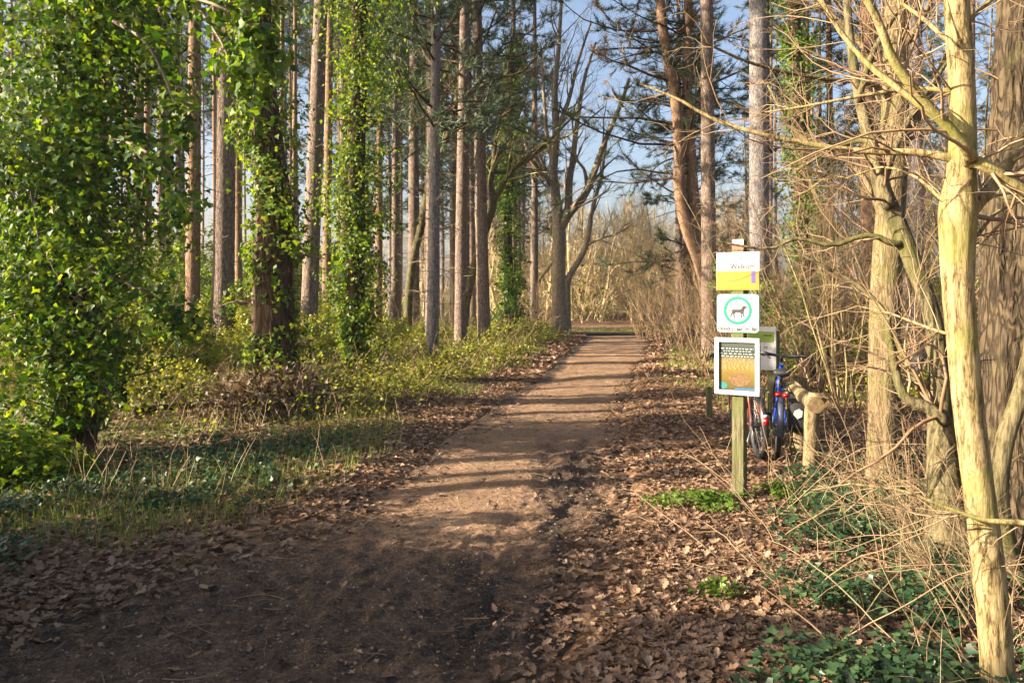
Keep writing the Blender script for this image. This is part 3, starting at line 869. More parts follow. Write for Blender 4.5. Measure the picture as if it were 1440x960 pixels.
pine_line(655, 470, .0, 19, .2, 'slim reddish pine behind the leaning mossy sapling', 'pine_red', GP, .37, bl=(1.2, 3.4), seed=8)
pine_line(532, 474, .004, 18, .18, 'narrow pine trunk right of the bright ivy column', 'pine_red', GP, .5, seed=30)
pine_line(555, 468, .002, 18, .19, 'narrow shaded pine left of the stout brown pine', 'pine', GP, .5, seed=31)
pine_line(998, 494, -.006, 19, .24, 'pale straight pine left of the sign post', 'pine', GP, .5, y=19.5, seed=9, dead=30)
pine_line(1069, 510, -.003, 20, .27, 'tall grey pine rising directly behind the sign post', 'pine_grey', GP, .6, y=16.5, seed=10, dead=14)
pine_line(1223, 516, -.001, 18, .20, 'pink-barked pine behind the nearer grey oak trunk', 'pine_red', GP, .6, y=16.0, seed=11, dead=16)
pine_line(1287, 530, -.004, 18, .22, 'bluish grey pine trunk right of the oak trunk', 'pine_grey', GP, .6, y=13.5, seed=12, dead=16)

# crooked reddish pine by the path on the right, two stems
Yb = 21.5
t, b, P, R, _ = hand_tree('pine_tree', 'crooked orange-barked pine leaning over the path in the middle', 'pine tree',
                          [(1000, 495), (996, 420), (985, 370), (966, 320), (956, 270), (955, 200), (950, 140), (935, 60), (925, -40), (920, -160), (925, -300)], Yb,
                          [11, 10, 9.5, 9, 8.5, 8, 8, 7, 6, 5, 3], M['pine_red'], flare=.2, seed=33, group=GP)
mb = MB()
pts = [(985, 372), (978, 300), (972, 220), (966, 120), (968, 0), (965, -120), (962, -260)]
P2, R2 = bark_tube(mb, [at(a, c, Yb + .1) for a, c in pts], np.array([8, 7.5, 7, 6.5, 6, 5, 3]) * Yb / F, 50, 16, .06, seed=35)
mb.build('second_stem', M['pine_red'], t, origin=b)
mb = MB()
stubs(mb, P, R, 44, .2, .8, .5, 2.6); stubs(mb, P2, R2, 44, .1, .9, .5, 2.6); mb.build('dead_branches', M['twig'], t, origin=b)
mb = MB(); pine_boughs(mb, P, R, 46, .42, 2.0, 5.0, up=-.005, tw=9); pine_boughs(mb, P2, R2, 30, .4, 1.6, 4.2, up=.0)
pine_boughs(mb, P, R, 14, .5, 2.5, 4.5, up=-.01, mat_n=2)
mb.build('crown', [M['dark_bark'], M['needle'], M['needle_brown']], t, origin=b)

for pxa, ya, lab, hh, cr, nb, blx in ((752, 34, 'dark pine standing behind the bare forked tree', 19, .34, 46, (1.4, 3.6)), (722, 31.5, 'dark pine just left behind the bare forked tree', 19, .3, 46, (1.4, 3.4)), (955, 31, 'dark bushy pine behind the crooked orange pine', 17, .3, 50, (1.4, 3.4))):
    pine_line(pxa, 0, .0, hh, .2, lab, 'pine', GP, cr, y=ya, boughs=nb, bl=blx, dead=20)

# dark drooping pine with low boughs
Yb = 26
b = np.array([*((np.array([968 - 720]) / F * Yb).tolist()), Yb, gz((968 - 720) / F * Yb, Yb)])
t = thing('pine_tree', 'dark pine with low drooping boughs hanging beside the sky gap', 'pine tree', tuple(b))
k = np.linspace(0, 1, 9); pts = np.stack([b[0] + 0 * k, b[1] + 0 * k, b[2] - .1 + 15 * k], 1)
mb = MB(); P, R = bark_tube(mb, pts, .2 * np.linspace(1.05, .2, 9), 60, 18, .05, seed=41); mb.build('trunk', M['dark_bark'], t, origin=b)
mb = MB(); pine_boughs(mb, P, R, 70, .15, 1.2, 3.2, up=-.05, tw=9, tuft_m=5, needles_n=10); mb.build('crown', [M['dark_bark'], M['needle']], t, origin=b)

# --- pine prototypes and the wood
def pine_proto(H, r, seed, crown, bark, boughs=42, bl=(1.0, 2.9), lean=.0):
    t = thing('pine_tree', 'x', 'pine tree')
    k = np.linspace(0, 1, 8)
    pts = np.stack([.25 * np.sin(k * 3 + seed) * k + lean * H * k, .2 * np.cos(k * 2.5 + seed) * k, -.1 + H * k], 1)
    mb = MB(); P, R = bark_tube(mb, pts, r * np.array([1.05, .96, .9, .82, .72, .58, .4, .12]), 60, 14, .05, seed=seed, flare=.15)
    stubs(mb, P, R, 46, .08, crown + .1, .15, 1.1, mat=1)
    mb.build('trunk', [bark, M['twig_dark']], t)
    mb = MB(); pine_boughs(mb, P, R, boughs, crown, *bl); mb.build('crown', [M['dark_bark'], M['needle']], t)
    return t


protos = [pine_proto(25, .15, 51, .62, M['pine'], 40, (1.2, 3.0)), pine_proto(24, .125, 52, .62, M['pine_red']), pine_proto(20, .17, 53, .30, M['pine'], 64, (1.3, 3.6)),
          pine_proto(24, .10, 54, .64, M['pine_red'], 36), pine_proto(16, .14, 55, .27, M['pine_grey'], 66, (1.2, 3.4))]
taken = [(o.location.x, o.location.y) for o in scn.objects if o.parent is None and o.type == 'EMPTY' and o.get('category') in ('tree', 'pine tree') and o.get('label') != 'x']
spots = []


def try_spot(x, y, dmin):
    if any((x - a) ** 2 + (y - c) ** 2 < dmin * dmin for a, c in taken):
        return False
    taken.append((x, y)); return True


tries = 0
nl_, nr_ = 0, 0
while tries < 6000 and (nl_ < 120 or nr_ < 50):
    tries += 1
    y = rng.uniform(17, 72)
    if rng.random() < .64 and nl_ < 120:
        lim = -16 if y < 32 else -.75 * y
        x = rng.uniform(lim, .181 * y - 3.0 if y < 31 else .035 * y)
        if y < 34 and x / y * F + 720 > 672: continue
        if y > 36 and rng.random() < .25: continue
        if try_spot(x, y, 1.9):
            spots.append((x, y, 'L')); nl_ += 1
    elif nr_ < 50:
        x = rng.uniform(.27 * y + 1.5, .75 * y)
        if y > 14 and try_spot(x, y, 2.4):
            spots.append((x, y, 'R')); nr_ += 1
first = [True] * len(protos)
for x, y, sd in spots:
    k = int(rng.integers(len(protos)))
    if sd == 'L' and x < .035 * y - 8 and k in (2, 4): k = (0, 1, 3)[int(rng.integers(3))]
    if sd == 'L' and x > .035 * y - 8: k = 2 if rng.random() < .55 else 4
    lab = 'slender straight pine among the many pines of the wood left of the path' if sd == 'L' else 'pine among the many pines of the wood behind the bare shrubs on the right'
    grp = 'pines of the wood on the left' if sd == 'L' else 'pines of the wood on the right'
    sc = float(rng.uniform(.85, 1.12)); rz = float(rng.random() * 2 * PI)
    if first[k]:
        o = protos[k]; first[k] = False
        o.location = (x, y, gz(x, y)); o.rotation_euler = (0, 0, rz); o.scale = (sc,) * 3
        o['label'] = lab; o['group'] = grp
    else:
        dup(protos[k], (x, y, gz(x, y)), rz, sc, lab, grp)

# pines left of the picture, whose trunks throw the shadow bands over the near path
for hit, x in ((6.65, -9.5), (7.15, -12), (7.7, -10.5), (8.35, -13), (9.1, -9.2), (9.7, -12.5), (10.5, -10), (11.4, -13.5), (12.3, -11.5), (13.2, -13), (14.3, -12)):
    y = hit - .22 * (1.5 - x)
    k = 3 if x < -11 else 1
    dup(protos[k], (x, y, gz(x, y)), x, .95, 'tall thin pine left of the path beyond the left edge of the picture', 'pines beyond the left edge')

# --- mossy saplings ------------------------------------------------------------
def sapling(label, line, y, rad, limbs, seed):
    t, b, P, R, L = hand_tree('sapling', label, 'sapling', line, y, rad, M['mossy'], seed=seed, n=50, sides=14, amp=.05, flare=.1, limbs=limbs)
    for pr, ra in L + [(P[25:], R[25:])]:
        mb = MB()
        tubes(mb, pr, ra, 7, 0)
        A, AR = grow(pr[None], ra[None], 12, t0=.25, l0=.5, l1=1.9, ang=(.4, 1.0), wig=.16, up=.05, N=7, rr=.5, rmin=.006)
        B_, BR = grow(A, AR, 5, t0=.25, l0=.25, l1=.9, ang=(.4, 1.0), wig=.2, up=.04, N=5, rr=.55, rmin=.004)
        tubes(mb, A, AR, 4, 1); tubes(mb, B_, BR, 3, 1)
        mb.build('branch', [M['mossy'], M['twig_olive']], t, origin=b)
    return t


sapling('forking mossy sapling in front of the pine pair on the left', [(573, 478), (574, 430), (580, 370), (592, 320), (603, 262), (622, 215), (640, 150), (655, 90), (680, 40)], 24.0,
        [6.5, 6, 5.5, 5.5, 5, 4, 3.2, 2.4, 1.6],
        [([(600, 270), (612, 210), (615, 150), (632, 90), (660, 40)], (24, 23), (4, 1.5)), ([(640, 148), (665, 128), (700, 110), (735, 100), (770, 60)], (24, 22.5), (3, 1)),
         ([(638, 150), (655, 100), (680, 60), (700, 10)], (24, 24.5), (3, 1))], 61)
sapling('mossy sapling leaning right across the pine trunks near the bare tree', [(650, 480), (655, 430), (668, 370), (684, 320), (694, 285), (690, 255), (700, 220), (722, 180), (745, 120)], 24.5,
        [6.5, 6, 5.5, 5.5, 5, 4, 3.5, 2.6, 1.6],
        [([(694, 285), (720, 240), (750, 220), (790, 180), (820, 150)], (24.5, 24), (4, 1.2)), ([(690, 258), (700, 180), (712, 110), (722, 40)], (24.5, 25), (3.5, 1.2)),
         ([(715, 245), (760, 205), (800, 190), (850, 150)], (24.4, 23.5), (2.5, .9))], 62)

# --- the bare forked tree in the middle
Yb = 29.5
t, b, P, R, L = hand_tree('bare_tree', 'large bare tree forking above a dark trunk where the path ends', 'tree',
                          [(787, 474), (786, 420), (786, 370), (786, 325), (782, 280), (778, 240), (782, 190), (780, 130), (786, 60), (790, -10)], Yb,
                          [11.5, 9.5, 9, 9.5, 7, 6.5, 5.5, 4.5, 3, 2], M['bare'], flare=.3, amp=.07, seed=71, limbs=[
                              ([(788, 322), (800, 300), (822, 275), (838, 235), (850, 200), (872, 150), (885, 110)], (29.5, 28.5), (7, 2)),
                              ([(800, 302), (800, 260), (806, 220), (812, 170), (822, 110), (838, 60)], (29.5, 30.5), (6, 1.6)),
                              ([(783, 285), (772, 255), (757, 240), (742, 215), (735, 170)], (29.4, 28.5), (5, 1.6)),
                              ([(779, 235), (768, 180), (764, 120), (760, 60)], (29.5, 30), (4, 1.2)),
                              ([(826, 268), (822, 240), (812, 225), (806, 200)], (29.3, 29), (3, 1)),
                              ([(780, 190), (800, 140), (812, 90), (832, 30)], (29.5, 29), (4, 1.2))])
for pr, ra in L + [(P[45:], R[45:])]:
    mb = MB(); tubes(mb, pr, ra, 8, 0)
    A, AR = grow(pr[None], ra[None], 9, t0=.25, l0=1.0, l1=3.4, ang=(.3, .8), wig=.12, up=.06, N=7, rr=.5, rmin=.012)
    B_, BR = grow(A, AR, 5, t0=.2, l0=.6, l1=1.8, ang=(.35, .9), wig=.15, up=.05, N=6, rr=.55, rmin=.008)
    C_, CR_ = grow(B_, BR, 4, t0=.2, l0=.3, l1=.8, ang=(.35, .9), wig=.15, up=.03, N=4, rr=.6, rmin=.006)
    tubes(mb, A, AR, 5, 1); tubes(mb, B_, BR, 3, 1); tubes(mb, C_, CR_, 3, 1)
    mb.build('branch', [M['bare'], M['twig_dark']], t, origin=b)
# its crooked neighbour
Yb = 33
t, b, P, R, L = hand_tree('bare_tree', 'thinner crooked bare tree behind the large forked one', 'tree',
                          [(797, 466), (797, 410), (800, 390), (815, 365), (826, 340), (832, 300), (845, 250), (850, 220), (856, 180)], Yb,
                          [6, 5.5, 4.5, 4, 3.6, 3, 2.4, 1.8, 1], M['bare'], seed=74, amp=.06, limbs=[
                              ([(824, 345), (845, 335), (865, 330), (885, 318)], (33, 32), (2.5, .8)), ([(798, 395), (780, 370), (765, 385), (755, 400)], (33, 32.5), (3, 1))])
for pr, ra in L + [(P[30:], R[30:])]:
    mb = MB(); tubes(mb, pr, ra, 6, 0)
    A, AR = grow(pr[None], ra[None], 9, t0=.2, l0=.8, l1=2.4, ang=(.3, .9), wig=.16, up=.03, N=6, rr=.5, rmin=.010)
    B_, BR = grow(A, AR, 6, t0=.2, l0=.3, l1=1.1, ang=(.35, .9), wig=.15, up=.03, N=5, rr=.55, rmin=.007)
    tubes(mb, A, AR, 4, 1); tubes(mb, B_, BR, 3, 1)
    mb.build('branch', [M['bare'], M['twig_dark']], t, origin=b)

# --- right foreground trees ----------------------------------------------------
TW = [M['hazel'], M['twig_pale']]
Yh = 2.92
t, b, P, R, L = hand_tree('hazel_tree', 'sunlit yellow hazel stem in the right foreground, nearest tree of all', 'tree',
                          [(1406, 1030), (1402, 930), (1390, 800), (1378, 700), (1364, 590), (1354, 490), (1347, 400), (1347, 300), (1352, 245), (1354, 170), (1350, 80), (1345, 0), (1340, -150), (1335, -400), (1330, -700)], Yh,
                          [24, 21, 20.5, 19.5, 19, 19.5, 20, 24.5, 18.5, 16.5, 16.5, 16, 14.5, 11, 6], M['hazel'], n=170, sides=48, amp=.055, flare=.0, seed=81, fa=7, fz=9,
                          limbs=[([(1350, 318), (1375, 285), (1405, 250), (1440, 190), (1475, 120), (1520, 20)], (2.92, 3.1), (10, 6)),
                                 ([(1336, 222), (1290, 214), (1220, 213), (1150, 205), (1060, 186), (1000, 166), (955, 140), (900, 118)], (2.92, 3.3), (6, 1.5)),
                                 ([(1336, 128), (1280, 125), (1200, 137), (1130, 150), (1075, 158)], (2.92, 3.2), (4, 1.2)),
                                 ([(1372, 222), (1335, 180), (1290, 132), (1255, 82), (1235, 30), (1205, -25), (1170, -90)], (2.80, 2.7), (7.5, 4)),
                                 ([(1338, 182), (1270, 130), (1215, 85), (1165, 20), (1140, -40)], (2.78, 3.1), (5, 2.5)),
                                 ([(1372, 225), (1405, 245), (1440, 268), (1500, 300)], (2.83, 2.8), (8, 7)),
                                 ([(1333, 290), (1290, 250), (1240, 235), (1190, 250), (1150, 240)], (2.92, 3.4), (2.5, 1)),
                                 ([(1332, 470), (1290, 455), (1250, 440), (1205, 430)], (2.92, 3.2), (2.5, 1)),
                                 ([(1368, 340), (1400, 300), (1440, 280), (1500, 240)], (2.95, 3.2), (3, 1.5)),
                                 ([(1500, 745), (1440, 735), (1385, 731), (1330, 713), (1270, 690), (1195, 680)], (2.7, 2.9), (4.5, 1.6)),
                                 ([(1362, 30), (1400, -5), (1450, -50)], (2.92, 3.2), (4, 2)),
                                 ([(1335, 60), (1290, 20), (1240, -10), (1180, -30)], (2.92, 3.3), (3.5, 1.5))])
for pr, ra in L:
    mb = MB(); tubes(mb, pr, ra, 9, 0)
    A, AR = grow(pr[None], ra[None], 12, t0=.12, l0=.2, l1=.8, ang=(.4, 1.1), wig=.16, up=.015, N=8, rr=.45, rmin=.0022, taper_len=.4)
    B_, BR = grow(A, AR, 5, t0=.2, l0=.08, l1=.35, ang=(.4, 1.1), wig=.2, up=.02, N=5, rr=.6, rmin=.0014)
    tubes(mb, A, AR, 4, 1); tubes(mb, B_, BR, 3, 1)
    mb.build('branch', TW, t, origin=b)

t, b, P, R, L = hand_tree('leaning_tree', 'mossy trunk leaning left behind the sunlit hazel stem', 'tree',
                          [(1338, 800), (1330, 700), (1322, 590), (1318, 500), (1309, 438), (1286, 375), (1263, 317), (1241, 266), (1227, 210), (1207, 130), (1194, 40), (1188, -80), (1182, -250)], 4.6,
                          [31, 23, 17, 13.5, 12.5, 13, 13.5, 13, 10, 8, 6.5, 5, 3], M['mossy'], n=130, sides=40, amp=.07, flare=.25, seed=84, tilt=.0012, fa=6, fz=5,
                          limbs=[([(1250, 285), (1235, 240), (1222, 200), (1180, 205), (1120, 240)], (5.1, 5.6), (8, 2.5)),
                                 ([(1260, 345), (1220, 330), (1170, 345), (1120, 335), (1080, 350), (1010, 340)], (5.1, 5.4), (5, 1.8)),
                                 ([(1300, 560), (1270, 500), (1245, 440), (1205, 400), (1150, 370), (1090, 340)], (4.95, 5.6), (5, 2)),
                                 ([(1240, 262), (1262, 200), (1290, 150), (1330, 90)], (5.2, 5.4), (7, 3)),
                                 ([(1207, 135), (1230, 70), (1265, 10), (1300, -60)], (5.3, 5.5), (6, 3)),
                                 ([(1330, 590), (1300, 570), (1270, 555), (1255, 500), (1248, 450)], (4.75, 5.0), (9, 5))])
for pr, ra in L:
    mb = MB(); tubes(mb, pr, ra, 9, 0)
    A, AR = grow(pr[None], ra[None], 11, t0=.15, l0=.3, l1=1.1, ang=(.4, 1.1), wig=.2, up=.02, N=8, rr=.42, rmin=.003, taper_len=.4)
    B_, BR = grow(A, AR, 6, t0=.2, l0=.12, l1=.5, ang=(.4, 1.1), wig=.22, up=.02, N=5, rr=.6, rmin=.002)
    tubes(mb, A, AR, 4, 1); tubes(mb, B_, BR, 3, 1)
    mb.build('branch', [M['mossy'], M['twig']], t, origin=b)

t, b, P, R, L = hand_tree('oak_tree', 'upright grey-brown oak trunk between the rail and the leaning mossy trunk', 'tree',
                          [(1243, 690), (1243, 600), (1243, 500), (1246, 400), (1252, 300), (1258, 190), (1260, 50), (1263, -150), (1266, -420)], 6.6,
                          [24, 21, 20, 20, 19, 18, 16, 13, 7], M['oak'], n=130, sides=36, amp=.07, flare=.3, seed=87, fa=6, fz=4,
                          limbs=[([(1250, 330), (1215, 250), (1170, 210), (1120, 190), (1080, 120)], (6.6, 7.6), (5, 2)),
                                 ([(1255, 210), (1300, 150), (1340, 60), (1390, 0)], (6.6, 7), (6, 3)), ([(1256, 120), (1210, 60), (1160, 10), (1120, -60)], (6.6, 6.9), (6, 3)),
                                 ([(1260, 160), (1230, 120), (1150, 110), (1060, 90), (990, 60)], (6.6, 6.2), (4, 1.5)),
                                 ([(1262, 80), (1300, 20), (1330, -50)], (6.6, 6.2), (5, 2.5))])
for pr, ra in L:
    mb = MB(); tubes(mb, pr, ra, 9, 0)
    A, AR = grow(pr[None], ra[None], 13, t0=.1, l0=.4, l1=1.3, ang=(.4, 1.1), wig=.18, up=.02, N=8, rr=.42, rmin=.004, taper_len=.4)
    B_, BR = grow(A, AR, 7, t0=.2, l0=.2, l1=.6, ang=(.4, 1.1), wig=.22, up=.02, N=5, rr=.6, rmin=.0025)
    tubes(mb, A, AR, 4, 1); tubes(mb, B_, BR, 3, 1)
    mb.build('branch', [M['oak'], M['twig']], t, origin=b)

t, b, P, R, L = hand_tree('old_tree', 'massive fissured trunk cut off by the right edge', 'tree',
                          [(1448, 800), (1447, 700), (1448, 560), (1450, 420), (1455, 280), (1462, 130), (1470, -30), (1480, -250), (1490, -500)], 4.55,
                          [80, 66, 60, 57, 56, 53, 50, 44, 34], M['big_bark'], n=240, sides=150, amp=.15, flare=.15, seed=91, fa=5.5, fz=2.2, ridge=2.4,
                          limbs=[([(1420, 790), (1404, 700), (1412, 625), (1436, 552), (1452, 480), (1462, 400)], (4.2, 4.1), (13, 8))])
for pr, ra in L:
    mb = MB(); bark_tube(mb, pr, ra, 40, 20, .1, seed=93); mb.build('branch', M['mossy'], t, origin=b)
mb = MB()
A, AR = grow(P[None], R[None], 16, t0=.35, t1=.75, l0=.6, l1=1.6, ang=(.8, 1.4), wig=.15, up=.02, N=8, rr=.05, rmin=.006)
B_, BR = grow(A, AR, 7, t0=.2, l0=.2, l1=.7, ang=(.4, 1.1), wig=.2, up=.02, N=5, rr=.6, rmin=.003)
tubes(mb, A, AR, 4, 0); tubes(mb, B_, BR, 3, 0)
mb.build('twigs', M['twig'], t, origin=b)

# --- bare shrubs ----------------------------------------------------------------
def shrub_proto(name, H, n, spread, tw, mats, sub=(7, 6), r=.012):
    t = thing(name, 'x', 'shrub')
    a = rng.random(n) * 2 * PI; q = rng.random(n) ** .5 * .18
    pos = np.stack([q * np.cos(a), q * np.sin(a), np.full(n, -.05)], 1)
    d = nrm(np.stack([np.cos(a) * spread, np.sin(a) * spread, np.ones(n)], 1) + .12 * rng.normal(size=(n, 3)))
    C = march(pos, d, H * rng.uniform(.6, 1.1, n), 9, .09, .02)
    CR = r * rng.uniform(.6, 1.1, n)[:, None] * np.linspace(1, .25, 9)[None]
    A, AR = grow(C, CR, sub[0], t0=.2, l0=.3 * H * .5, l1=.7 * H * .5, ang=(.35, 1.0), wig=.16, up=.02, N=6, rr=.55, rmin=.003)
    B_, BR = grow(A, AR, sub[1], t0=.2, l0=.06 * H, l1=.22 * H, ang=(.4, 1.1), wig=.2, up=.01, N=4, rr=.6, rmin=.0022)
    mb = MB(); tubes(mb, C, CR, 5, 0); mb.build('stems', mats[0], t)
    mb = MB(); tubes(mb, A, AR, 3, 0); tubes(mb, B_, BR, 3, 0); mb.build('crown', mats[1], t)
    return t


sp = [shrub_proto('bare_shrub', 2.2, 14, .45, 0, (M['twig'], M['twig'])), shrub_proto('bare_shrub', 3.6, 11, .38, 0, (M['twig'], M['twig']), (9, 6), .018),
      shrub_proto('bare_shrub', 1.4, 16, .6, 0, (M['twig'], M['twig_pale']), (6, 5), .008), shrub_proto('bare_shrub', 4.8, 9, .3, 0, (M['hazel'], M['twig_pale']), (10, 7), .026)]
used = [False] * 4


def put(k, x, y, s, lab, grp=None):
    o = sp[k]
    if used[k]:
        o = dup(sp[k], (x, y, gz(x, y)), random.random() * 6.28, s, lab)
    else:
        used[k] = True
        o.location = (x, y, gz(x, y)); o.scale = (s,) * 3; o['label'] = lab
    if grp: o['group'] = grp
    elif 'group' in o: del o['group']


RG = 'bare shrubs right of the path'
RL = 'bare tan twiggy shrub in the thicket between the path and the pines on the right'
for px, y, k, s in [(905, 27, 1, 1), (930, 24, 0, 1.3), (948, 22, 1, .9), (965, 20, 0, 1.2), (985, 18, 1, .8), (1005, 14, 0, .9), (1025, 17, 1, .9), (920, 30, 1, 1.1),
                    (1110, 12.5, 1, 1.0), (1150, 13, 1, 1.1), (1185, 11.5, 3, .9), (1100, 16, 3, 1.0), (1210, 15, 1, 1.2), (1260, 12, 3, 1.0), (1340, 8.5, 1, 1.1),
                    (1160, 18, 3, 1.1), (1390, 9, 3, 1.0), (1300, 15, 1, 1.3), (1370, 13, 3, 1.1), (1065, 13, 0, 1.1), (1205, 9.9, 0, 1.0), (1420, 14, 3, 1.2), (1240, 19, 3, 1.2)]:
    put(k, (px - 720) / F * y, y, s, RL, RG)
LG = 'bare shrubs left of the path'
LL = 'bare tan twiggy shrub at the foot of the pine wood left of the path'
for px, y, k, s in [(735, 29, 0, .9), (760, 30.5, 0, .9), (745, 32, 1, .8), (722, 25, 2, 1.0), (700, 28, 0, .8), (640, 27, 0, 1), (560, 26, 0, 1), (620, 30, 1, .9), (350, 22, 1, .8), (230, 20, 1, .9), (60, 13, 0, 1.1), (20, 16, 1, 1), (15, 9.5, 2, 1.2), (180, 15, 0, 1)]:
    put(k, (px - 720) / F * y, y, s, LL, LG)
FG = 'dry brambly shrubs in the right foreground'
FL = 'dry tangled low shrub in the right foreground around the hazel stem'
for px, y, k, s in [(1290, 5.0, 2, .7), (1340, 4.1, 2, .5), (1430, 3.3, 2, .6), (1285, 6.1, 2, .85), (1400, 5.0, 2, .7)]:
    put(k, (px - 720) / F * y, y, s, FL, FG)

# leafy understorey at the left
def leafy_bush(H, n, count, mat, size, wide=.7, shape='ovate'):
    t = thing('leafy_bush', 'x', 'bush')
    a = rng.random(n) * 2 * PI
    pos = np.stack([.2 * np.cos(a), .2 * np.sin(a), np.full(n, -.05)], 1)
    d = nrm(np.stack([np.cos(a) * wide, np.sin(a) * wide, np.ones(n)], 1) + .2 * rng.normal(size=(n, 3)))
    C = march(pos, d, H * rng.uniform(.6, 1.1, n), 8, .12, .0)
    CR = .012 * np.linspace(1, .3, 8)[None].repeat(n, 0)
    A, AR = grow(C, CR, 8, t0=.15, l0=.2 * H, l1=.5 * H, ang=(.4, 1.2), wig=.2, up=.02, N=6, rmin=.004)
    mb = MB(); tubes(mb, C, CR, 4); tubes(mb, A, AR, 3); mb.build('stems', M['twig'], t)
    mb = MB()
    p, tg = on_curve(A, max(1, count // (n * 8)), .15, 1.05)
    off = rng.normal(size=p.shape) * .07
    leaves(mb, p + off, off * 8 + [0, 0, .8] + .5 * rng.normal(size=p.shape), size * rng.uniform(.6, 1.2, len(p)), shape)
    mb.build('foliage', mat, t)
    return t


lb = [leafy_bush(2.4, 14, 7000, M['bramble'], .085), leafy_bush(1.5, 14, 6000, M['ivy_far'], .08, .9), leafy_bush(3.4, 14, 9000, M['ivy_far'], .10, .5)]
lu = [False] * 3


def putb(k, x, y, s, lab, grp):
    if lu[k]:
        dup(lb[k], (x, y, gz(x, y)), random.random() * 6.28, s, lab, grp)
    else:
        lu[k] = True; o = lb[k]; o.location = (x, y, gz(x, y)); o.scale = (s,) * 3; o['label'] = lab; o['group'] = grp


for px, y, k, s in [(10, 12, 0, .9), (45, 14, 0, 1.0), (150, 17, 2, .9), (190, 16, 0, .8), (235, 19, 2, .7), (345, 19, 0, .8), (410, 21, 0, .8), (30, 19, 2, 1.1), (110, 21, 2, 1.1), (290, 25, 2, .8), (215, 13.5, 0, .62), (250, 15.5, 0, .75), (335, 15, 0, .7), (440, 15.5, 0, .7), (345, 17, 2, .62), (160, 12.5, 0, .7), (545, 19, 0, .6), (470, 20, 0, .75), (120, 27, 2, 1.2), (200, 30, 2, 1.2), (255, 29, 2, 1.0), (300, 32, 2, 1.3), (40, 26, 2, 1.1), (360, 31, 2, 1.3), (415, 30, 2, 1.2), (160, 32, 2, 1.7)]:
    putb(k, (px - 720) / F * y, y, s, 'yellow-green leafy bush between the ivy trees and pines on the left', 'leafy bushes on the left')
for px, y, k, s in [(1150, 15, 1, 1), (1190, 16, 0, .8), (1120, 17, 2, .8), (1290, 17, 0, 1), (1350, 16, 2, .8)]:
    putb(k, (px - 720) / F * y, y, s, 'green leafy bush behind the bare thicket on the right', 'leafy bushes on the right')
# unseen evergreen bushes added left of the camera to shade the near path
for x, y, k, s in [(-5.0, .2, 2, .72), (-5.2, 1.2, 2, .78), (-5.0, 2.1, 2, .74), (-5.1, 3.0, 2, .72), (-5.3, 3.8, 2, .62), (-6.3, .8, 1, 1.7), (-6.2, 2.4, 1, 1.7), (-6.0, -.8, 1, 1.6), (-5.7, 1.7, 2, .85), (-5.8, .6, 2, .85), (-5.9, 2.7, 2, .8), (-5.7, 3.5, 2, .72), (-6.6, 1.6, 2, .95), (-6.7, 3.0, 2, .9), (-4.7, 1.5, 1, 1.5), (-4.8, 2.6, 1, 1.4)]:
    putb(k, x, y, s, 'unseen low evergreen bush at the left, added to shade the near path', 'added shading bushes at the left')

# green clump at the bottom left
t = thing('leafy_clump', 'fresh green low leafy clump at the left edge under the ivy tree', 'plant', (-4.75, 6.7, gz(-4.75, 6.7)))
mb = MB(); n = 2600
v = nrm(rng.normal(size=(n, 3))) * rng.random(n)[:, None] ** .4 * np.array([1.0, .7, .5]); v[:, 2] = np.abs(v[:, 2]) * (.7 + .5 * vnoise(v[:, 0] * 3 + 5, v[:, 1] * 3))
leaves(mb, v, v * .8 + [0, 0, .7] + .4 * rng.normal(size=v.shape), .075 * rng.uniform(.6, 1.2, n), 'ivy')
mb.build('foliage', M['ivy_far'], t)

# ------------------------------------------------------------------ ground layers (stuff)
def scatter(n, xlo, xhi, ylo, yhi, dens, power=1.0):
    """points thinned with distance"""
    y = ylo * (yhi / ylo) ** rng.random(n)
    x = xlo + (xhi - xlo) * rng.random(n)
    k = rng.random(n) < dens(x, y)
    x, y = x[k], y[k]
    return x, y


def put_z(x, y, dz=0):
    return np.stack([x, y, gh(x, y) + dz], 1)


# fallen leaves
def dens_litter(x, y):
    l, r = eL(y), eR(y)
    dr = x - r; dl = l - x
    vis = (np.abs(x) < .75 * y + .6)
    d = np.where(dr > 0, smooth(-.05, .3, dr) * np.where(dr > 4.5, .35, 1), 0)
    d = np.maximum(d, np.where(dl > 0, smooth(-.02, .15, dl) * np.interp(dl, [0, .9, 1.8, 4], [1, .95, .75, .35]), 0))
    inside = (dr < 0) & (dl < 0)
    d = np.where(inside, .008 + .55 * smooth(.38, 0, -dr) + (.10 + .45 * smooth(7, 5, y)) * smooth(.7, 0, -dl), d)
    d = d * (.35 + 1.1 * (fbm(x * 1.1 + 7, y * 1.1, 3) - .15))
    return d * vis


mb = MB()
x, y = scatter(300000, -6, 7, 2.4, 14, dens_litter)
inside = (x > eL(y)) & (x < eR(y))
p = put_z(x, y, .012 + .02 * rng.random(len(x)) ** 2)
p[:, 2] += .088 * smooth(-.10, .16, np.minimum(x - eL(y), eR(y) - x))
nr = rng.normal(size=p.shape) * .24 + [0, 0, 1]
near = y < 6.5
sz = .022 + .058 * rng.random(len(x)) ** 1.5
leaves(mb, p[near], nr[near], sz[near], 'oak', 0, curl=rng.uniform(.05, 1.2, near.sum()))
leaves(mb, p[~near], nr[~near], sz[~near] * 1.1, 'ovate', 0, curl=rng.uniform(.2, 2, (~near).sum()))
x, y = scatter(90000, -10, 14, 14, 32, lambda x, y: dens_litter(x, y))
leaves(mb, put_z(x, y, .02), rng.normal(size=(len(x), 3)) * .4 + [0, 0, 1], rng.uniform(.07, .13, len(x)), 'quad', 0)
tag(mb.build('leaf_litter', M['litter'], smooth_=False), 'brown fallen oak leaves covering both verges of the path', 'fallen leaves', kind='stuff')


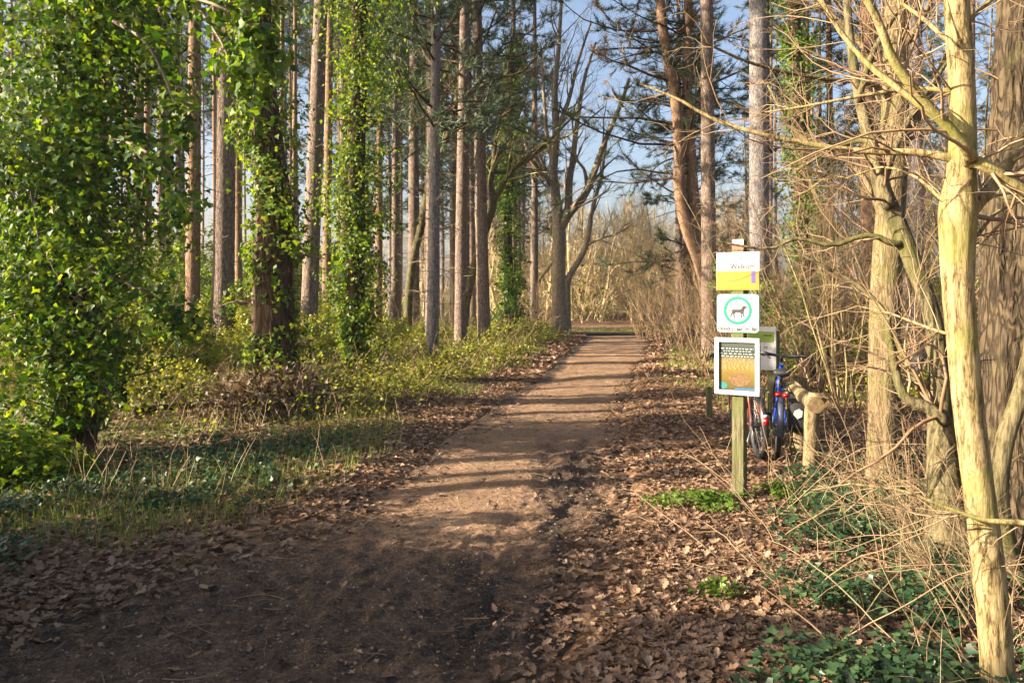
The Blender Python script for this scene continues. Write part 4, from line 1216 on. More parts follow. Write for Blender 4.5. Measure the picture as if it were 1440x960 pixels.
# ivy ground cover
def ivy_left(x, y):
    l = eL(y); dl = l - x
    d = smooth(.55, 1.3, dl) * (np.abs(x) < .75 * y + .5)
    patch = smooth(.44, .6, fbm(x * 1.6 + 31, y * 1.6 + 3, 3))
    return d * (.07 + .8 * patch) * smooth(9.3, 7.0, y)


def ivy_right(x, y):
    r = eR(y); dr = x - r
    d = smooth(.75, 1.35, dr - .12 * (y - 3)) * (np.abs(x) < .75 * y + .5)
    return d * smooth(.38, .56, fbm(x * 2.0 + 3, y * 2.0 + 23, 4)) * smooth(8, 5.5, y)


mb = MB()
x, y = scatter(90000, -9, -.6, 3.2, 15, ivy_left)
h = .03 + .10 * rng.random(len(x))
leaves(mb, put_z(x, y) + np.stack([0 * h, 0 * h, h], 1), rng.normal(size=(len(x), 3)) * .42 + [0, -.1, 1], rng.uniform(.025, .058, len(x)), 'ivy')
x, y = scatter(100000, .8, 7, 2.3, 8.5, ivy_right)
h = .04 + .12 * rng.random(len(x))
leaves(mb, put_z(x, y) + np.stack([0 * h, 0 * h, h], 1), rng.normal(size=(len(x), 3)) * .4 + [0, -.1, 1], rng.uniform(.02, .05, len(x)), 'ivy')
tag(mb.build('ivy_ground_cover', M['ivy_ground']), 'dark green ivy carpet on the ground at both lower corners', 'ground cover', kind='stuff')


# bramble undergrowth on the left and behind the rail
def bram_l(x, y):
    l = eL(y); dl = l - x
    return smooth(.7 + 0 * y, 1.7, dl + .5 * (fbm(x * .8, y * .8, 2) - .5)) * (np.abs(x) < .74 * y) * smooth(8.2, 10.5, y + .25 * (x + 3)) * smooth(.7, 1.05, np.hypot((x + 3.3) * .8, y - 9.9)) * (.3 + .9 * fbm(x * .6 + 2, y * .6 + 8, 2))


mb = MB()
x, y = scatter(200000, -17, 3, 7.5, 30, bram_l)
hm = .12 + .62 * smooth(.25, .75, fbm(x * .8 + 3, y * .8 + 12, 3)) * smooth(.5, 1.8, eL(y) - x)
h = hm * rng.random(len(x)) ** .6
sz = rng.uniform(.035, .07, len(x)) * np.interp(y, [8, 28], [1, 1.6])
leaves(mb, put_z(x, y) + np.stack([0 * h, 0 * h, h], 1), rng.normal(size=(len(x), 3)) * .6 + [-.2, 0, .9], sz, 'ovate', 0)
k = rng.choice(len(x), 5000)
pos = put_z(x[k], y[k]); a = rng.random(5000) * 2 * PI
C = march(pos, nrm(np.stack([np.cos(a) * .6, np.sin(a) * .6, np.ones(5000)], 1)), rng.uniform(.3, 1.0, 5000) * (.5 + hm[k]), 6, .12, -.12)
tubes(mb, C, np.full((5000, 6), .003) * np.interp(y[k], [8, 28], [.8, 1.6])[:, None], 3, 1)


def bram_r(x, y):
    dr = x - eR(y)
    return smooth(3.0, 4.5, dr) * (np.abs(x) < .72 * y) * smooth(9.3, 11, y) * (.3 + .9 * fbm(x * .6 + 9, y * .6 + 8, 2))


x, y = scatter(50000, 3, 17, 9, 26, bram_r)
h = .55 * rng.random(len(x)) * fbm(x * .8, y * .8, 2)
leaves(mb, put_z(x, y) + np.stack([0 * h, 0 * h, h], 1), rng.normal(size=(len(x), 3)) * .6 + [-.2, 0, .9], rng.uniform(.05, .10, len(x)), 'ovate', 0)
tag(mb.build('bramble_undergrowth', [M['bramble'], M['twig']]), 'low yellow-green bramble undergrowth under the pines', 'undergrowth', kind='stuff')


# grass
def dens_grass(x, y):
    l, r = eL(y), eR(y); dl, dr = l - x, x - r
    d = np.where(dl > 0, smooth(.35, .8, dl) * smooth(4.2, 1.5, dl) * smooth(.40, .58, fbm(x * .9 + 71, y * .9, 3)), 0)
    d = np.maximum(d, np.where(dl > 0, smooth(.3, .6, dl) * smooth(2.4, 1.4, dl) * smooth(5.2, 5.9, y) * smooth(9, 7.2, y) * .8, 0))
    d = np.maximum(d, np.where((dr > .3) & (y > 10), smooth(.4, .8, dr) * smooth(4, 2, dr) * smooth(.45, .6, fbm(x * .8 + 11, y * .5, 3)), 0))
    d = np.maximum(d, smooth(30.5, 31.2, y) * smooth(34, 33, y) * smooth(4.5, 3, np.abs(x - 4.5)))
    return d * (np.abs(x) < .75 * y + .3)


mb = MB()
x, y = scatter(170000, -8, 9, 4.4, 40, dens_grass)
blades(mb, put_z(x, y, -.01), rng.uniform(.06, .20, len(x)), np.interp(y, [5, 30], [.005, .014]), .8)
tag(mb.build('grass', M['grass']), 'short green grass along the path edges', 'grass', kind='stuff')

# dry stalks
mb = MB()


def stalk_l(x, y):
    dl = eL(y) - x
    return smooth(.8, 1.6, dl) * (np.abs(x) < .72 * y) * smooth(.4, .6, fbm(x * .8 + 51, y * .8 + 5, 2))


def stalk_r(x, y):
    dr = x - eR(y)
    return smooth(.7, 1.5, dr) * (np.abs(x) < .72 * y) * smooth(.35, .6, fbm(x * .9 + 21, y * .9 + 5, 2))


for n, xl, xh, fn, y0, y1 in ((1900, -9, 1, stalk_l, 5, 24), (650, -5, -1, lambda x, y: smooth(.6, 1.2, eL(y) - x) * (np.abs(x) < .72 * y) * smooth(.35, .65, fbm(x * 1.5, y * 1.5, 2)), 5.2, 9.5), (1500, .9, 8, stalk_r, 2.5, 24)):
    x, y = scatter(n, xl, xh, y0, y1, fn)
    k = len(x); a = rng.random(k) * 2 * PI
    C = march(put_z(x, y, -.02), nrm(np.stack([np.cos(a) * .35, np.sin(a) * .35, np.ones(k)], 1)), rng.uniform(.12, .5, k), 6, .09, -.05)
    tubes(mb, C, np.interp(y, [3, 20], [.0022, .0045])[:, None] * np.linspace(1, .5, 6)[None] * rng.uniform(.7, 1.2, k)[:, None], 3)
tag(mb.build('dry_stalks', M['dry']), 'pale dry stalks standing in the verges', 'dry stalks', kind='stuff')

# arching bramble canes and fallen twigs in the right foreground
mb = MB()
k = 130
x = rng.uniform(1.3, 3.8, k); y = rng.uniform(2.5, 6.2, k); ok = x > eR(y) + .9; x, y = x[ok], y[ok]; k = len(x)
a = rng.random(k) * 2 * PI
C = march(put_z(x, y, -.02), nrm(np.stack([np.cos(a), np.sin(a), rng.uniform(.3, 1.4, k)], 1)), rng.uniform(.5, 1.5, k), 12, .10, -.035)
C[:, :, 2] = np.maximum(C[:, :, 2], gh(C[:, :, 0], C[:, :, 1]) + .01)
CR = rng.uniform(.0018, .0042, k)[:, None] * np.linspace(1, .45, 12)[None]
A, AR = grow(C, CR, 3, t0=.2, l0=.1, l1=.45, ang=(.4, 1.1), wig=.15, up=-.02, N=6, rr=.7, rmin=.0014)
tubes(mb, C, CR, 5); tubes(mb, A, AR, 3)
tag(mb.build('bramble_canes', M['twig_pale']), 'thin pale arching bramble canes over the ivy in the right foreground', 'bramble canes', kind='stuff')

# grit and crumbled leaf bits on the path, one object each
def path_points(n, y0, y1):
    y = y0 * (y1 / y0) ** rng.random(n); u = rng.random(n)
    x = eL(y) + (eR(y) - eL(y)) * u
    iy = np.clip(np.searchsorted(ys, y), 1, len(ys) - 1)
    l_, r_ = eL(ys[iy]) - .12, eR(ys[iy]) + .14
    iu = np.clip(((x - l_) / (r_ - l_) * (len(us) - 1)).astype(int), 0, len(us) - 1)
    return np.stack([Xp[iy, iu], Yp[iy, iu], zp[iy, iu]], 1)


mb = MB()
p = path_points(16000, 2.6, 14)
oc = np.array([[1, 0, 0], [-1, 0, 0], [0, 1, 0], [0, -1, 0], [0, 0, 1], [0, 0, -1]], float); of = np.array([[0, 2, 4], [2, 1, 4], [1, 3, 4], [3, 0, 4], [2, 0, 5], [1, 2, 5], [3, 1, 5], [0, 3, 5]])
sz = .0018 + .006 * rng.random(len(p)) ** 3
v = oc[None] * (sz[:, None] * rng.uniform(.6, 1.3, (len(p), 1)))[:, :, None] * rng.uniform(.6, 1.3, (len(p), 6, 1)) + (p + rng.normal(size=p.shape) * [.006, .006, 0])[:, None, :]
mb.add(v.reshape(-1, 3), (np.arange(len(p))[:, None, None] * 6 + of[None]).reshape(-1, 3))
tag(mb.build('path_grit', leaf_mat('grit', [(.10, .07, .05), (.22, .16, .115), (.34, .27, .21), (.07, .05, .036)], 0, .8)), 'small stones and grit on the earth path', 'grit', kind='stuff')
mb = MB()
p = path_points(9000, 2.6, 22)
leaves(mb, p + [0, 0, .006], rng.normal(size=p.shape) * .35 + [0, 0, 1], .006 + .026 * rng.random(len(p)) ** 2, 'quad', 0)
p = path_points(5200, 2.6, 12)
a = rng.random(len(p)) * 2 * PI
C = march(p + [0, 0, .005], np.stack([np.cos(a), np.sin(a), 0 * a], 1), rng.uniform(.02, .09, len(p)), 4, .15, 0); C[:, :, 2] = p[:, 2:3] + .006
tubes(mb, C, np.full((len(p), 4), .0009), 3, 0)
tag(mb.build('leaf_crumbs', M['litter']), 'crumbled leaf bits and dead needles strewn over the path', 'leaf crumbs', kind='stuff')

# twigs lying on the path and verges
mb = MB(); k = 420
y = 2.6 * (16 / 2.6) ** rng.random(k); x = eL(y) - .6 + (eR(y) - eL(y) + 2.2) * rng.random(k)
ins = (x > eL(y) + .05) & (x < eR(y) - .05)
zz = np.where(ins, raw_gh(x, y) + .004, gh(x, y) + .02)
a = rng.random(k) * 2 * PI
C = march(np.stack([x, y, zz], 1), np.stack([np.cos(a), np.sin(a), np.zeros(k)], 1), rng.uniform(.06, .35, k), 7, .18, 0)
C[:, :, 2] = zz[:, None] + .012 * rng.random((k, 1))
tubes(mb, C, rng.uniform(.0015, .004, k)[:, None] * np.linspace(1, .6, 7)[None], 4)
tag(mb.build('fallen_twigs', M['twig']), 'small fallen twigs scattered over the path', 'fallen twigs', kind='stuff')

# bright herbs
def herb(px, py, rad, n, label):
    x0, y0 = ground_at(px, py)
    mb = MB()
    t = thing('herb_clump', label, 'plant', (x0, y0, gz(x0, y0)))
    a = rng.random(n) * 2 * PI; q = rad * rng.random(n) ** .5 * (.35 + .9 * vnoise(np.cos(a) * 2.2 + px, np.sin(a) * 2.2 + py))
    x = q * np.cos(a) * 1.4; y = q * np.sin(a)
    z = gh(x0 + x, y0 + y) - gz(x0, y0) + .02 + .10 * rng.random(n) * (1 - q / rad * .6)
    leaves(mb, np.stack([x, y, z], 1), rng.normal(size=(n, 3)) * .5 + [0, 0, 1], .034 * rng.uniform(.4, 1.3, n), 'ivy')
    mb.build('foliage', M['herb'], t)


herb(985, 712, .32, 900, 'bright green herb clump left of the sign post foot')
herb(1110, 700, .30, 600, 'bright green herb patch right of the sign post foot')
herb(1285, 715, .34, 900, 'bright green herb patch below the oak trunk')
herb(1010, 848, .10, 130, 'small bright herb clump in the leaf litter by the muddy edge')
herb(1200, 705, .22, 500, 'bright green herb patch left of the oak trunk foot')

# fallen logs
def log(pa, pb, r, label, mat, name='fallen_log'):
    a = np.array([*pa, gz(*pa) + r * .8]); c = np.array([*pb, gz(*pb) + r * .7])
    pts = np.stack([a + (c - a) * s + np.array([0, .03 * math.sin(5 * s), .02 * math.sin(7 * s)]) for s in np.linspace(0, 1, 7)])
    mb = MB(); bark_tube(mb, pts, np.linspace(r, r * .6, 7), 60, 16, .14, seed=7)
    P = resample(pts, 14)
    A, AR = grow(P[None], np.full((1, 14), r), 6, l0=.2, l1=.8, wig=.15, N=6, rr=.25, rmin=.006)
    tubes(mb, A, AR, 4)
    b = a.copy(); b[2] -= r
    o = mb.build(name, mat, None, origin=b, loc=tuple(b))
    tag(o, label, 'fallen branch')


log(ground_at(190, 582), ground_at(348, 566), .05, 'dark fallen branch lying right of the large ivy tree', M['dark_bark'], 'fallen_branch')
log(ground_at(1160, 522), ground_at(1215, 514), .09, 'pale fallen log in the undergrowth behind the rail', M['oak'])
log((1.55, 3.05), (2.3, 2.75), .022, 'pale broken stick on the ground left of the hazel foot', M['hazel'], 'fallen_branch')

# ------------------------------------------------------------------ far woodland
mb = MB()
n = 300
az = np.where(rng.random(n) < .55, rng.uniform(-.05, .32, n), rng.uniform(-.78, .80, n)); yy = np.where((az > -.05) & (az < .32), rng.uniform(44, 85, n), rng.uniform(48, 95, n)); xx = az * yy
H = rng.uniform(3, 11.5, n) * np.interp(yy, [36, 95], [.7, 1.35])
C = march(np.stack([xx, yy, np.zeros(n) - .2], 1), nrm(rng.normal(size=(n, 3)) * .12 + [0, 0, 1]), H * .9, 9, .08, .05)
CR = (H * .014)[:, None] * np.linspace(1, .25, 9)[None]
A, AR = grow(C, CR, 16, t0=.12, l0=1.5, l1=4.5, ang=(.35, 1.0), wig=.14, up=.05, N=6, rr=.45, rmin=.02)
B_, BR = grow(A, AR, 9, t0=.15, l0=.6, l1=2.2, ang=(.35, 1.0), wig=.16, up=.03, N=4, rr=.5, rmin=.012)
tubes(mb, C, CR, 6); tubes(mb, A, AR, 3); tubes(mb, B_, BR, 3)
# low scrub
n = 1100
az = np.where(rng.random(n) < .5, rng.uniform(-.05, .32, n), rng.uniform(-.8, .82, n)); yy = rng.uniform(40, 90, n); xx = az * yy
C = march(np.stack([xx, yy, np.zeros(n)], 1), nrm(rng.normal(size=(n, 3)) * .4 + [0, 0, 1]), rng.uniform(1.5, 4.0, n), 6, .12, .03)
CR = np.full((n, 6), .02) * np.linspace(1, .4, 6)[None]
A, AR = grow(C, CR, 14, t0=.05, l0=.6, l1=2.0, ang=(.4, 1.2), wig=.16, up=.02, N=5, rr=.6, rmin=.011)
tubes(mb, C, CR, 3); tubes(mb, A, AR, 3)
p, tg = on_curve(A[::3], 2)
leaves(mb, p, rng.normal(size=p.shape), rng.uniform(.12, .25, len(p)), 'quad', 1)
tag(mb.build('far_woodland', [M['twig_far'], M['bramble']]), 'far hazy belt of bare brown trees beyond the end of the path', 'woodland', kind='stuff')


# ------------------------------------------------------------------ sign post
def text_mesh(body, size, mat, parent, loc, name='lettering', rot=(PI / 2, 0, 0), align='LEFT', bold=0.0, extrude=.0006):
    cu = bpy.data.curves.new(name, 'FONT'); cu.body = body; cu.size = size; cu.align_x = align; cu.extrude = extrude; cu.offset = bold
    o = bpy.data.objects.new('tmp', cu); COL.objects.link(o)
    bpy.context.view_layer.update()
    dg = bpy.context.evaluated_depsgraph_get()
    me = bpy.data.meshes.new_from_object(o.evaluated_get(dg))
    bpy.data.objects.remove(o); bpy.data.curves.remove(cu)
    me.name = name; me.materials.clear(); me.materials.append(mat)
    r = bpy.data.objects.new(name, me); COL.objects.link(r); r.parent = parent; r.location = loc; r.rotation_euler = rot
    return r


def rrect(w, h, r, n=6):
    pts = []
    for cx, cz, a0 in ((w / 2 - r, h / 2 - r, 0), (-w / 2 + r, h / 2 - r, PI / 2), (-w / 2 + r, -h / 2 + r, PI), (w / 2 - r, -h / 2 + r, 1.5 * PI)):
        for k in range(n + 1):
            a = a0 + k / n * PI / 2; pts.append((cx + r * math.cos(a), cz + r * math.sin(a)))
    return np.array(pts)


bx, by = ground_at(1040, 702)
bz = gz(bx, by)
TH = -math.radians(32)
post = thing('sign_post', 'square wooden post carrying four signs and a trail mark beside the path', 'sign post', (bx, by, bz), TH)
# local frame: -y is the face of the signs; PXM = metres per pixel at this distance
PXM = by / F


def zl(py): return EYE + (HZ - py) * PXM - bz


mb = MB(); box(mb, (-.048, -.05, -.3), (.048, .05, zl(338)), 0, None, .006); mb.build('post', M['wood'], post, smooth_=False)
# trail marker (white over red)
mb = MB(); box(mb, (-.045, -.0535, zl(345)), (.045, -.0505, zl(336) - .006)); o = mb.build('trail_mark', M['white'], post, smooth_=False)
mb = MB(); box(mb, (-.045, -.0535, zl(351)), (.045, -.0505, zl(345) - .0005)); mb.build('red_band', M['red_paint'], o, smooth_=False)
# yellow and white board
w = .338; zt, zm, zb_ = zl(355), zl(381.5), zl(408)
brd = thing('t', '', '')
bpy.data.objects.remove(brd)
mb = MB(); box(mb, (-w / 2, -.058, zb_), (w / 2, -.051, zt), 0, None, .001); y1 = mb.build('welcome_board', M['white'], post, smooth_=False)
mb = MB(); box(mb, (-w / 2 + .002, -.0605, zb_ + .002), (w / 2 - .002, -.0582, zm)); mb.build('yellow_field', M['yellow'], y1, smooth_=False)
mb = MB(); box(mb, (w / 2 - .062, -.0625, zm - .095), (w / 2 - .03, -.0607, zm)); pl = mb.build('purple_label', M['purple'], y1, smooth_=False)
text_mesh('Welkom', .055, M['ink'], y1, (-.06, -.0586, zm + .018), bold=.001)
text_mesh('Zuid-', .05, M['teal_dark'], y1, (.01, -.0586, zm + .095), bold=.001)
text_mesh('landschap', .026, M['teal_dark'], y1, (.01, -.0586, zm + .07))
mb = MB()
for kx in range(7):
    a = -.13 + kx * .016
    box(mb, (a, -.060, zm + .105 + .006 * kx - .004), (a + .010, -.0582, zm + .108 + .006 * kx))
mb.build('emblem', M['ink'], y1, smooth_=False)
mb = MB()
random.seed(4)


def text_lines(mb, x0, x1, z0, z1, n, y, h=.004, ragged=.3, centre=False):
    for i in range(n):
        z = z0 + (z1 - z0) * i / max(1, n - 1)
        xe = x1 - random.random() * ragged * (x1 - x0)
        xs = x0
        if centre:
            s = (x1 - xe) / 2; xs += s; xe = x1 - s
        while xs < xe:
            wl = random.uniform(.010, .034); box(mb, (xs, y - .001, z), (min(xs + wl, xe), y, z + h)); xs += wl + .007


text_lines(mb, -.16, .10, zm - .028, zm - .105, 5, -.0606, .0045)
text_lines(mb, -.16, -.12, zb_ + .022, zb_ + .014, 1, -.0606, .008)
text_lines(mb, -.04, .06, zb_ + .02, zb_ + .02, 1, -.0606, .006)
mb.build('small_print', M['ochre_ink'], y1, smooth_=False)

# dog sign
w, h = .335, .307
cz = zl(440.2)
mb = MB(); o_ = rrect(w, h, .03); o_[:, 1] += cz
prism(mb, o_, -.0545, -.0515); dg_ = mb.build('dog_sign', M['teal'], post, smooth_=False)
mb = MB(); o_ = rrect(w - .008, h - .008, .027); o_[:, 1] += cz; prism(mb, o_, -.0565, -.0547); mb.build('sign_face', M['white'], dg_, smooth_=False)
mb = MB(); Rr = .112; zc = cz + .022
a = np.linspace(0, 2 * PI, 65)
for ang0, ang1 in zip(a[:-1], a[1:]):
    q = []
    for rr_, an in ((Rr, ang0), (Rr, ang1), (Rr - .024, ang1), (Rr - .024, ang0)):
        q.append((rr_ * math.cos(an), -.0582, zc + rr_ * math.sin(an)))
    qb = [(x, -.0567, z) for x, _, z in q]
    mb.add(q + qb, [[3, 2, 1, 0], [0, 1, 5, 4], [2, 3, 7, 6]])
mb.build('ring', M['teal'], dg_, smooth_=False)
dog = np.array([(-.085, .022), (-.072, .010), (-.050, .006), (-.040, .012), (-.010, .011), (.022, .013), (.034, .022), (.040, .036), (.050, .042), (.060, .040), (.080, .034), (.078, .026), (.064, .022),
                (.058, .012), (.052, -.002), (.050, -.022), (.052, -.040), (.062, -.056), (.056, -.060), (.046, -.046), (.040, -.026), (.034, -.020), (.034, -.040), (.036, -.058), (.028, -.060), (.026, -.040), (.024, -.018),
                (-.006, -.014), (-.018, -.016), (-.028, -.030), (-.022, -.056), (-.030, -.058), (-.038, -.036), (-.036, -.020), (-.050, -.034), (-.054, -.056), (-.062, -.056), (-.060, -.032), (-.046, -.010), (-.048, -.002), (-.066, .000), (-.080, .010), (-.090, .020)])
mb = MB(); dd = dog * .94; dd[:, 1] += zc - .002; prism(mb, dd, -.0585, -.0567)
mb.build('dog_figure', M['ink'], dg_, smooth_=False)
mb = MB(); prism(mb, np.array([(-.022, .078), (-.014, .080), (.032, .040), (.028, .034)]) + [0, zc - .002], -.0585, -.0567)
mb.build('lead', M['ink'], dg_, smooth_=False)
mb = MB(); box(mb, (.030, -.0605, zc + .012), (.041, -.0586, zc + .030)); mb.build('collar', M['red_paint'], dg_)
text_mesh('Honden aan de lijn', .041, M['ink'], dg_, (0, -.0572, cz - .136), align='CENTER', bold=.0012)

# framed poster
w, h = .355, .452
zc = zl(514)
fr = MB()
o1 = rrect(w, h, .008, 2); o1[:, 1] += zc
e = .036
box(fr, (-w / 2, -.085, zc - h / 2), (w / 2, -.053, zc - h / 2 + e), 0, None, .003)
box(fr, (-w / 2, -.085, zc + h / 2 - e), (w / 2, -.053, zc + h / 2), 0, None, .003)
box(fr, (-w / 2, -.0848, zc - h / 2 + e), (-w / 2 + e, -.053, zc + h / 2 - e), 0, None, .002)
box(fr, (w / 2 - e, -.0848, zc - h / 2 + e), (w / 2, -.053, zc + h / 2 - e), 0, None, .002)
frame = fr.build('poster_frame', M['alu'], post, smooth_=False)


def poster_mat():
    m, nt, out = new_mat('poster_print')
    tc = nt.nodes.new('ShaderNodeTexCoord'); s = nt.nodes.new('ShaderNodeSeparateXYZ'); nt.links.new(tc.outputs['Generated'], s.inputs[0])
    nz = nt.nodes.new('ShaderNodeTexNoise'); nz.inputs['Scale'].default_value = 5; nt.links.new(tc.outputs['Generated'], nz.inputs[0])
    ma = nt.nodes.new('ShaderNodeMath'); ma.operation = 'MULTIPLY_ADD'; ma.inputs[1].default_value = .16; nt.links.new(nz.outputs[0], ma.inputs[0]); nt.links.new(s.outputs[2], ma.inputs[2])
    r = ramp(nt, [(.05, .055, .03), (.10, .075, .025), (.15, .105, .025), (.19, .145, .06), (.16, .135, .08), (.022, .04, .026), (.06, .07, .06)], [.08, .2, .42, .6, .72, .84, 1.0])
    nt.links.new(ma.outputs[0], r.inputs[0])
    p = nt.nodes.new('ShaderNodeBsdfPrincipled'); p.inputs['Roughness'].default_value = .25
    nt.links.new(r.outputs[0], p.inputs['Base Color']); nt.links.new(p.outputs[0], out.inputs[0]); return m


mb = MB(); box(mb, (-w / 2 + e, -.066, zc - h / 2 + e), (w / 2 - e, -.055, zc + h / 2 - e))
po = mb.build('poster', poster_mat(), frame, smooth_=False)
mb = MB(); text_lines(mb, -.14, .14, zc + .135, zc + .075, 4, -.0662, .007, .25, True); mb.build('heading', M['white'], po)
mb = MB(); text_lines(mb, -.13, .13, zc + .055, zc - .02, 6, -.0662, .003, .3, True); mb.build('small_print', M['ochre_ink'], po)
# tawny animal blur on the poster, teal badge, blue strip
tuft = np.array([(.02 + .085 * math.cos(a) * (1 + .1 * math.sin(5 * a)), zc - .105 + .05 * math.sin(a) * (1 + .12 * math.cos(4 * a))) for a in np.linspace(0, 2 * PI, 28)[:-1]])
mb = MB(); prism(mb, tuft, -.0668, -.0661); mb.build('tawny_picture', plain('tawny_print', (.20, .125, .06), .3, 0, .4, 60, col2=(.10, .055, .028)), po, smooth_=False)
mb = MB(); prism(mb, np.array([(-.112 + .034 * math.cos(a), zc - .155 + .026 * math.sin(a)) for a in np.linspace(0, 2 * PI, 20)[:-1]]), -.0668, -.0661); mb.build('teal_badge', M['teal_dark'], po, smooth_=False)
mb = MB(); box(mb, (-.02, -.0668, zc - .186), (.138, -.0661, zc - .170)); mb.build('blue_strip', plain('blue_print', (.04, .11, .22), .3), po, smooth_=False)

# second sign behind
sx, sy = (1088 - 720) / F * 8.7, 8.7
sz_ = gz(sx, sy)
s2 = thing('information_sign', 'white and green information sign behind the sign post, mostly hidden', 'sign', (sx, sy, sz_), -math.radians(30))
z8 = lambda py: EYE + (HZ - py) * 8.7 / F - sz_
mb = MB(); box(mb, (-.06, -.045, -.3), (.06, .045, z8(465)), 0, None, .006); mb.build('post', M['wood'], s2, smooth_=False)
mb = MB(); box(mb, (-.30, -.062, z8(520)), (.04, -.048, z8(459)), 0, None, .003); bd = mb.build('board', M['white'], s2, smooth_=False)
mb = MB(); box(mb, (-.28, -.0645, z8(481)), (.015, -.0622, z8(466))); mb.build('green_field', M['green_sign'], bd, smooth_=False)
mb = MB(); random.seed(8); text_lines(mb, -.10, .0, z8(472), z8(470), 1, -.0647, .012); text_lines(mb, -.10, .0, z8(490), z8(488), 2, -.0622, .008); mb.build('small_print', M['ink'], bd)

# small bollard
px_, py_ = ground_at(997, 592)
mb = MB(); box(mb, (-.035, -.035, -.2), (.035, .035, (592 - 545) * py_ / F), 0, None, .008)
o = mb.build('short_post', M['wood'], None, loc=(px_, py_, gz(px_, py_)), smooth_=False); tag(o, 'short weathered wooden post left of the sign post', 'post')

# ------------------------------------------------------------------ hitching rail
ax, ay = ground_at(1138, 670)
rl = thing('wooden_rail', 'rough log rail on round posts beside the bicycles', 'rail', (ax, ay, gz(ax, ay)))
b = np.array([ax, ay, gz(ax, ay)])
k = ay / F
mb = MB(); bark_tube(mb, [(ax, ay, b[2] - .2), (ax + .02, ay, b[2] + .3), (ax + .03, ay, b[2] + .6), (ax + .08, ay, b[2] + (670 - 556) * k)], [.072, .066, .066, .082], 50, 22, .06, seed=101)
tubes(mb, np.array([[ax + .08, ay, b[2] + .74], [ax + .081, ay, b[2] + .748], [ax + .081, ay, b[2] + .75]]), np.array([.08, .06, .001]), 16)
mb.build('post', M['log'], rl, origin=b)
bx2, by2 = (1126 - 720) / F * 7.75, 7.75
mb = MB(); bark_tube(mb, [(bx2, by2, gz(bx2, by2) - .2), (bx2 - .01, by2, .4), (bx2, by2, .78)], [.07, .065, .06], 30, 18, .06, seed=102)
mb.build('post', M['log'], rl, origin=b)
e0 = np.array(at(1148, 570, ay - .12)); e1 = np.array(at(1098, 538, 8.4))
mb = MB(); bark_tube(mb, [e0, e0 * .66 + e1 * .34 + [0, 0, .01], e0 * .33 + e1 * .67, e1], [.070, .068, .066, .066], 50, 24, .05, seed=103)
dv = nrm(e1 - e0)
capc = np.array([e0, e0 - dv * .002, e0 - dv * .004]); tubes(mb, capc, np.array([.069, .04, .001]), 20, 1)
endm = plain('cut_log_end', (.22, .145, .07), .8, 0, .5, 30)
mb.build('beam', [M['log'], endm], rl, origin=b)

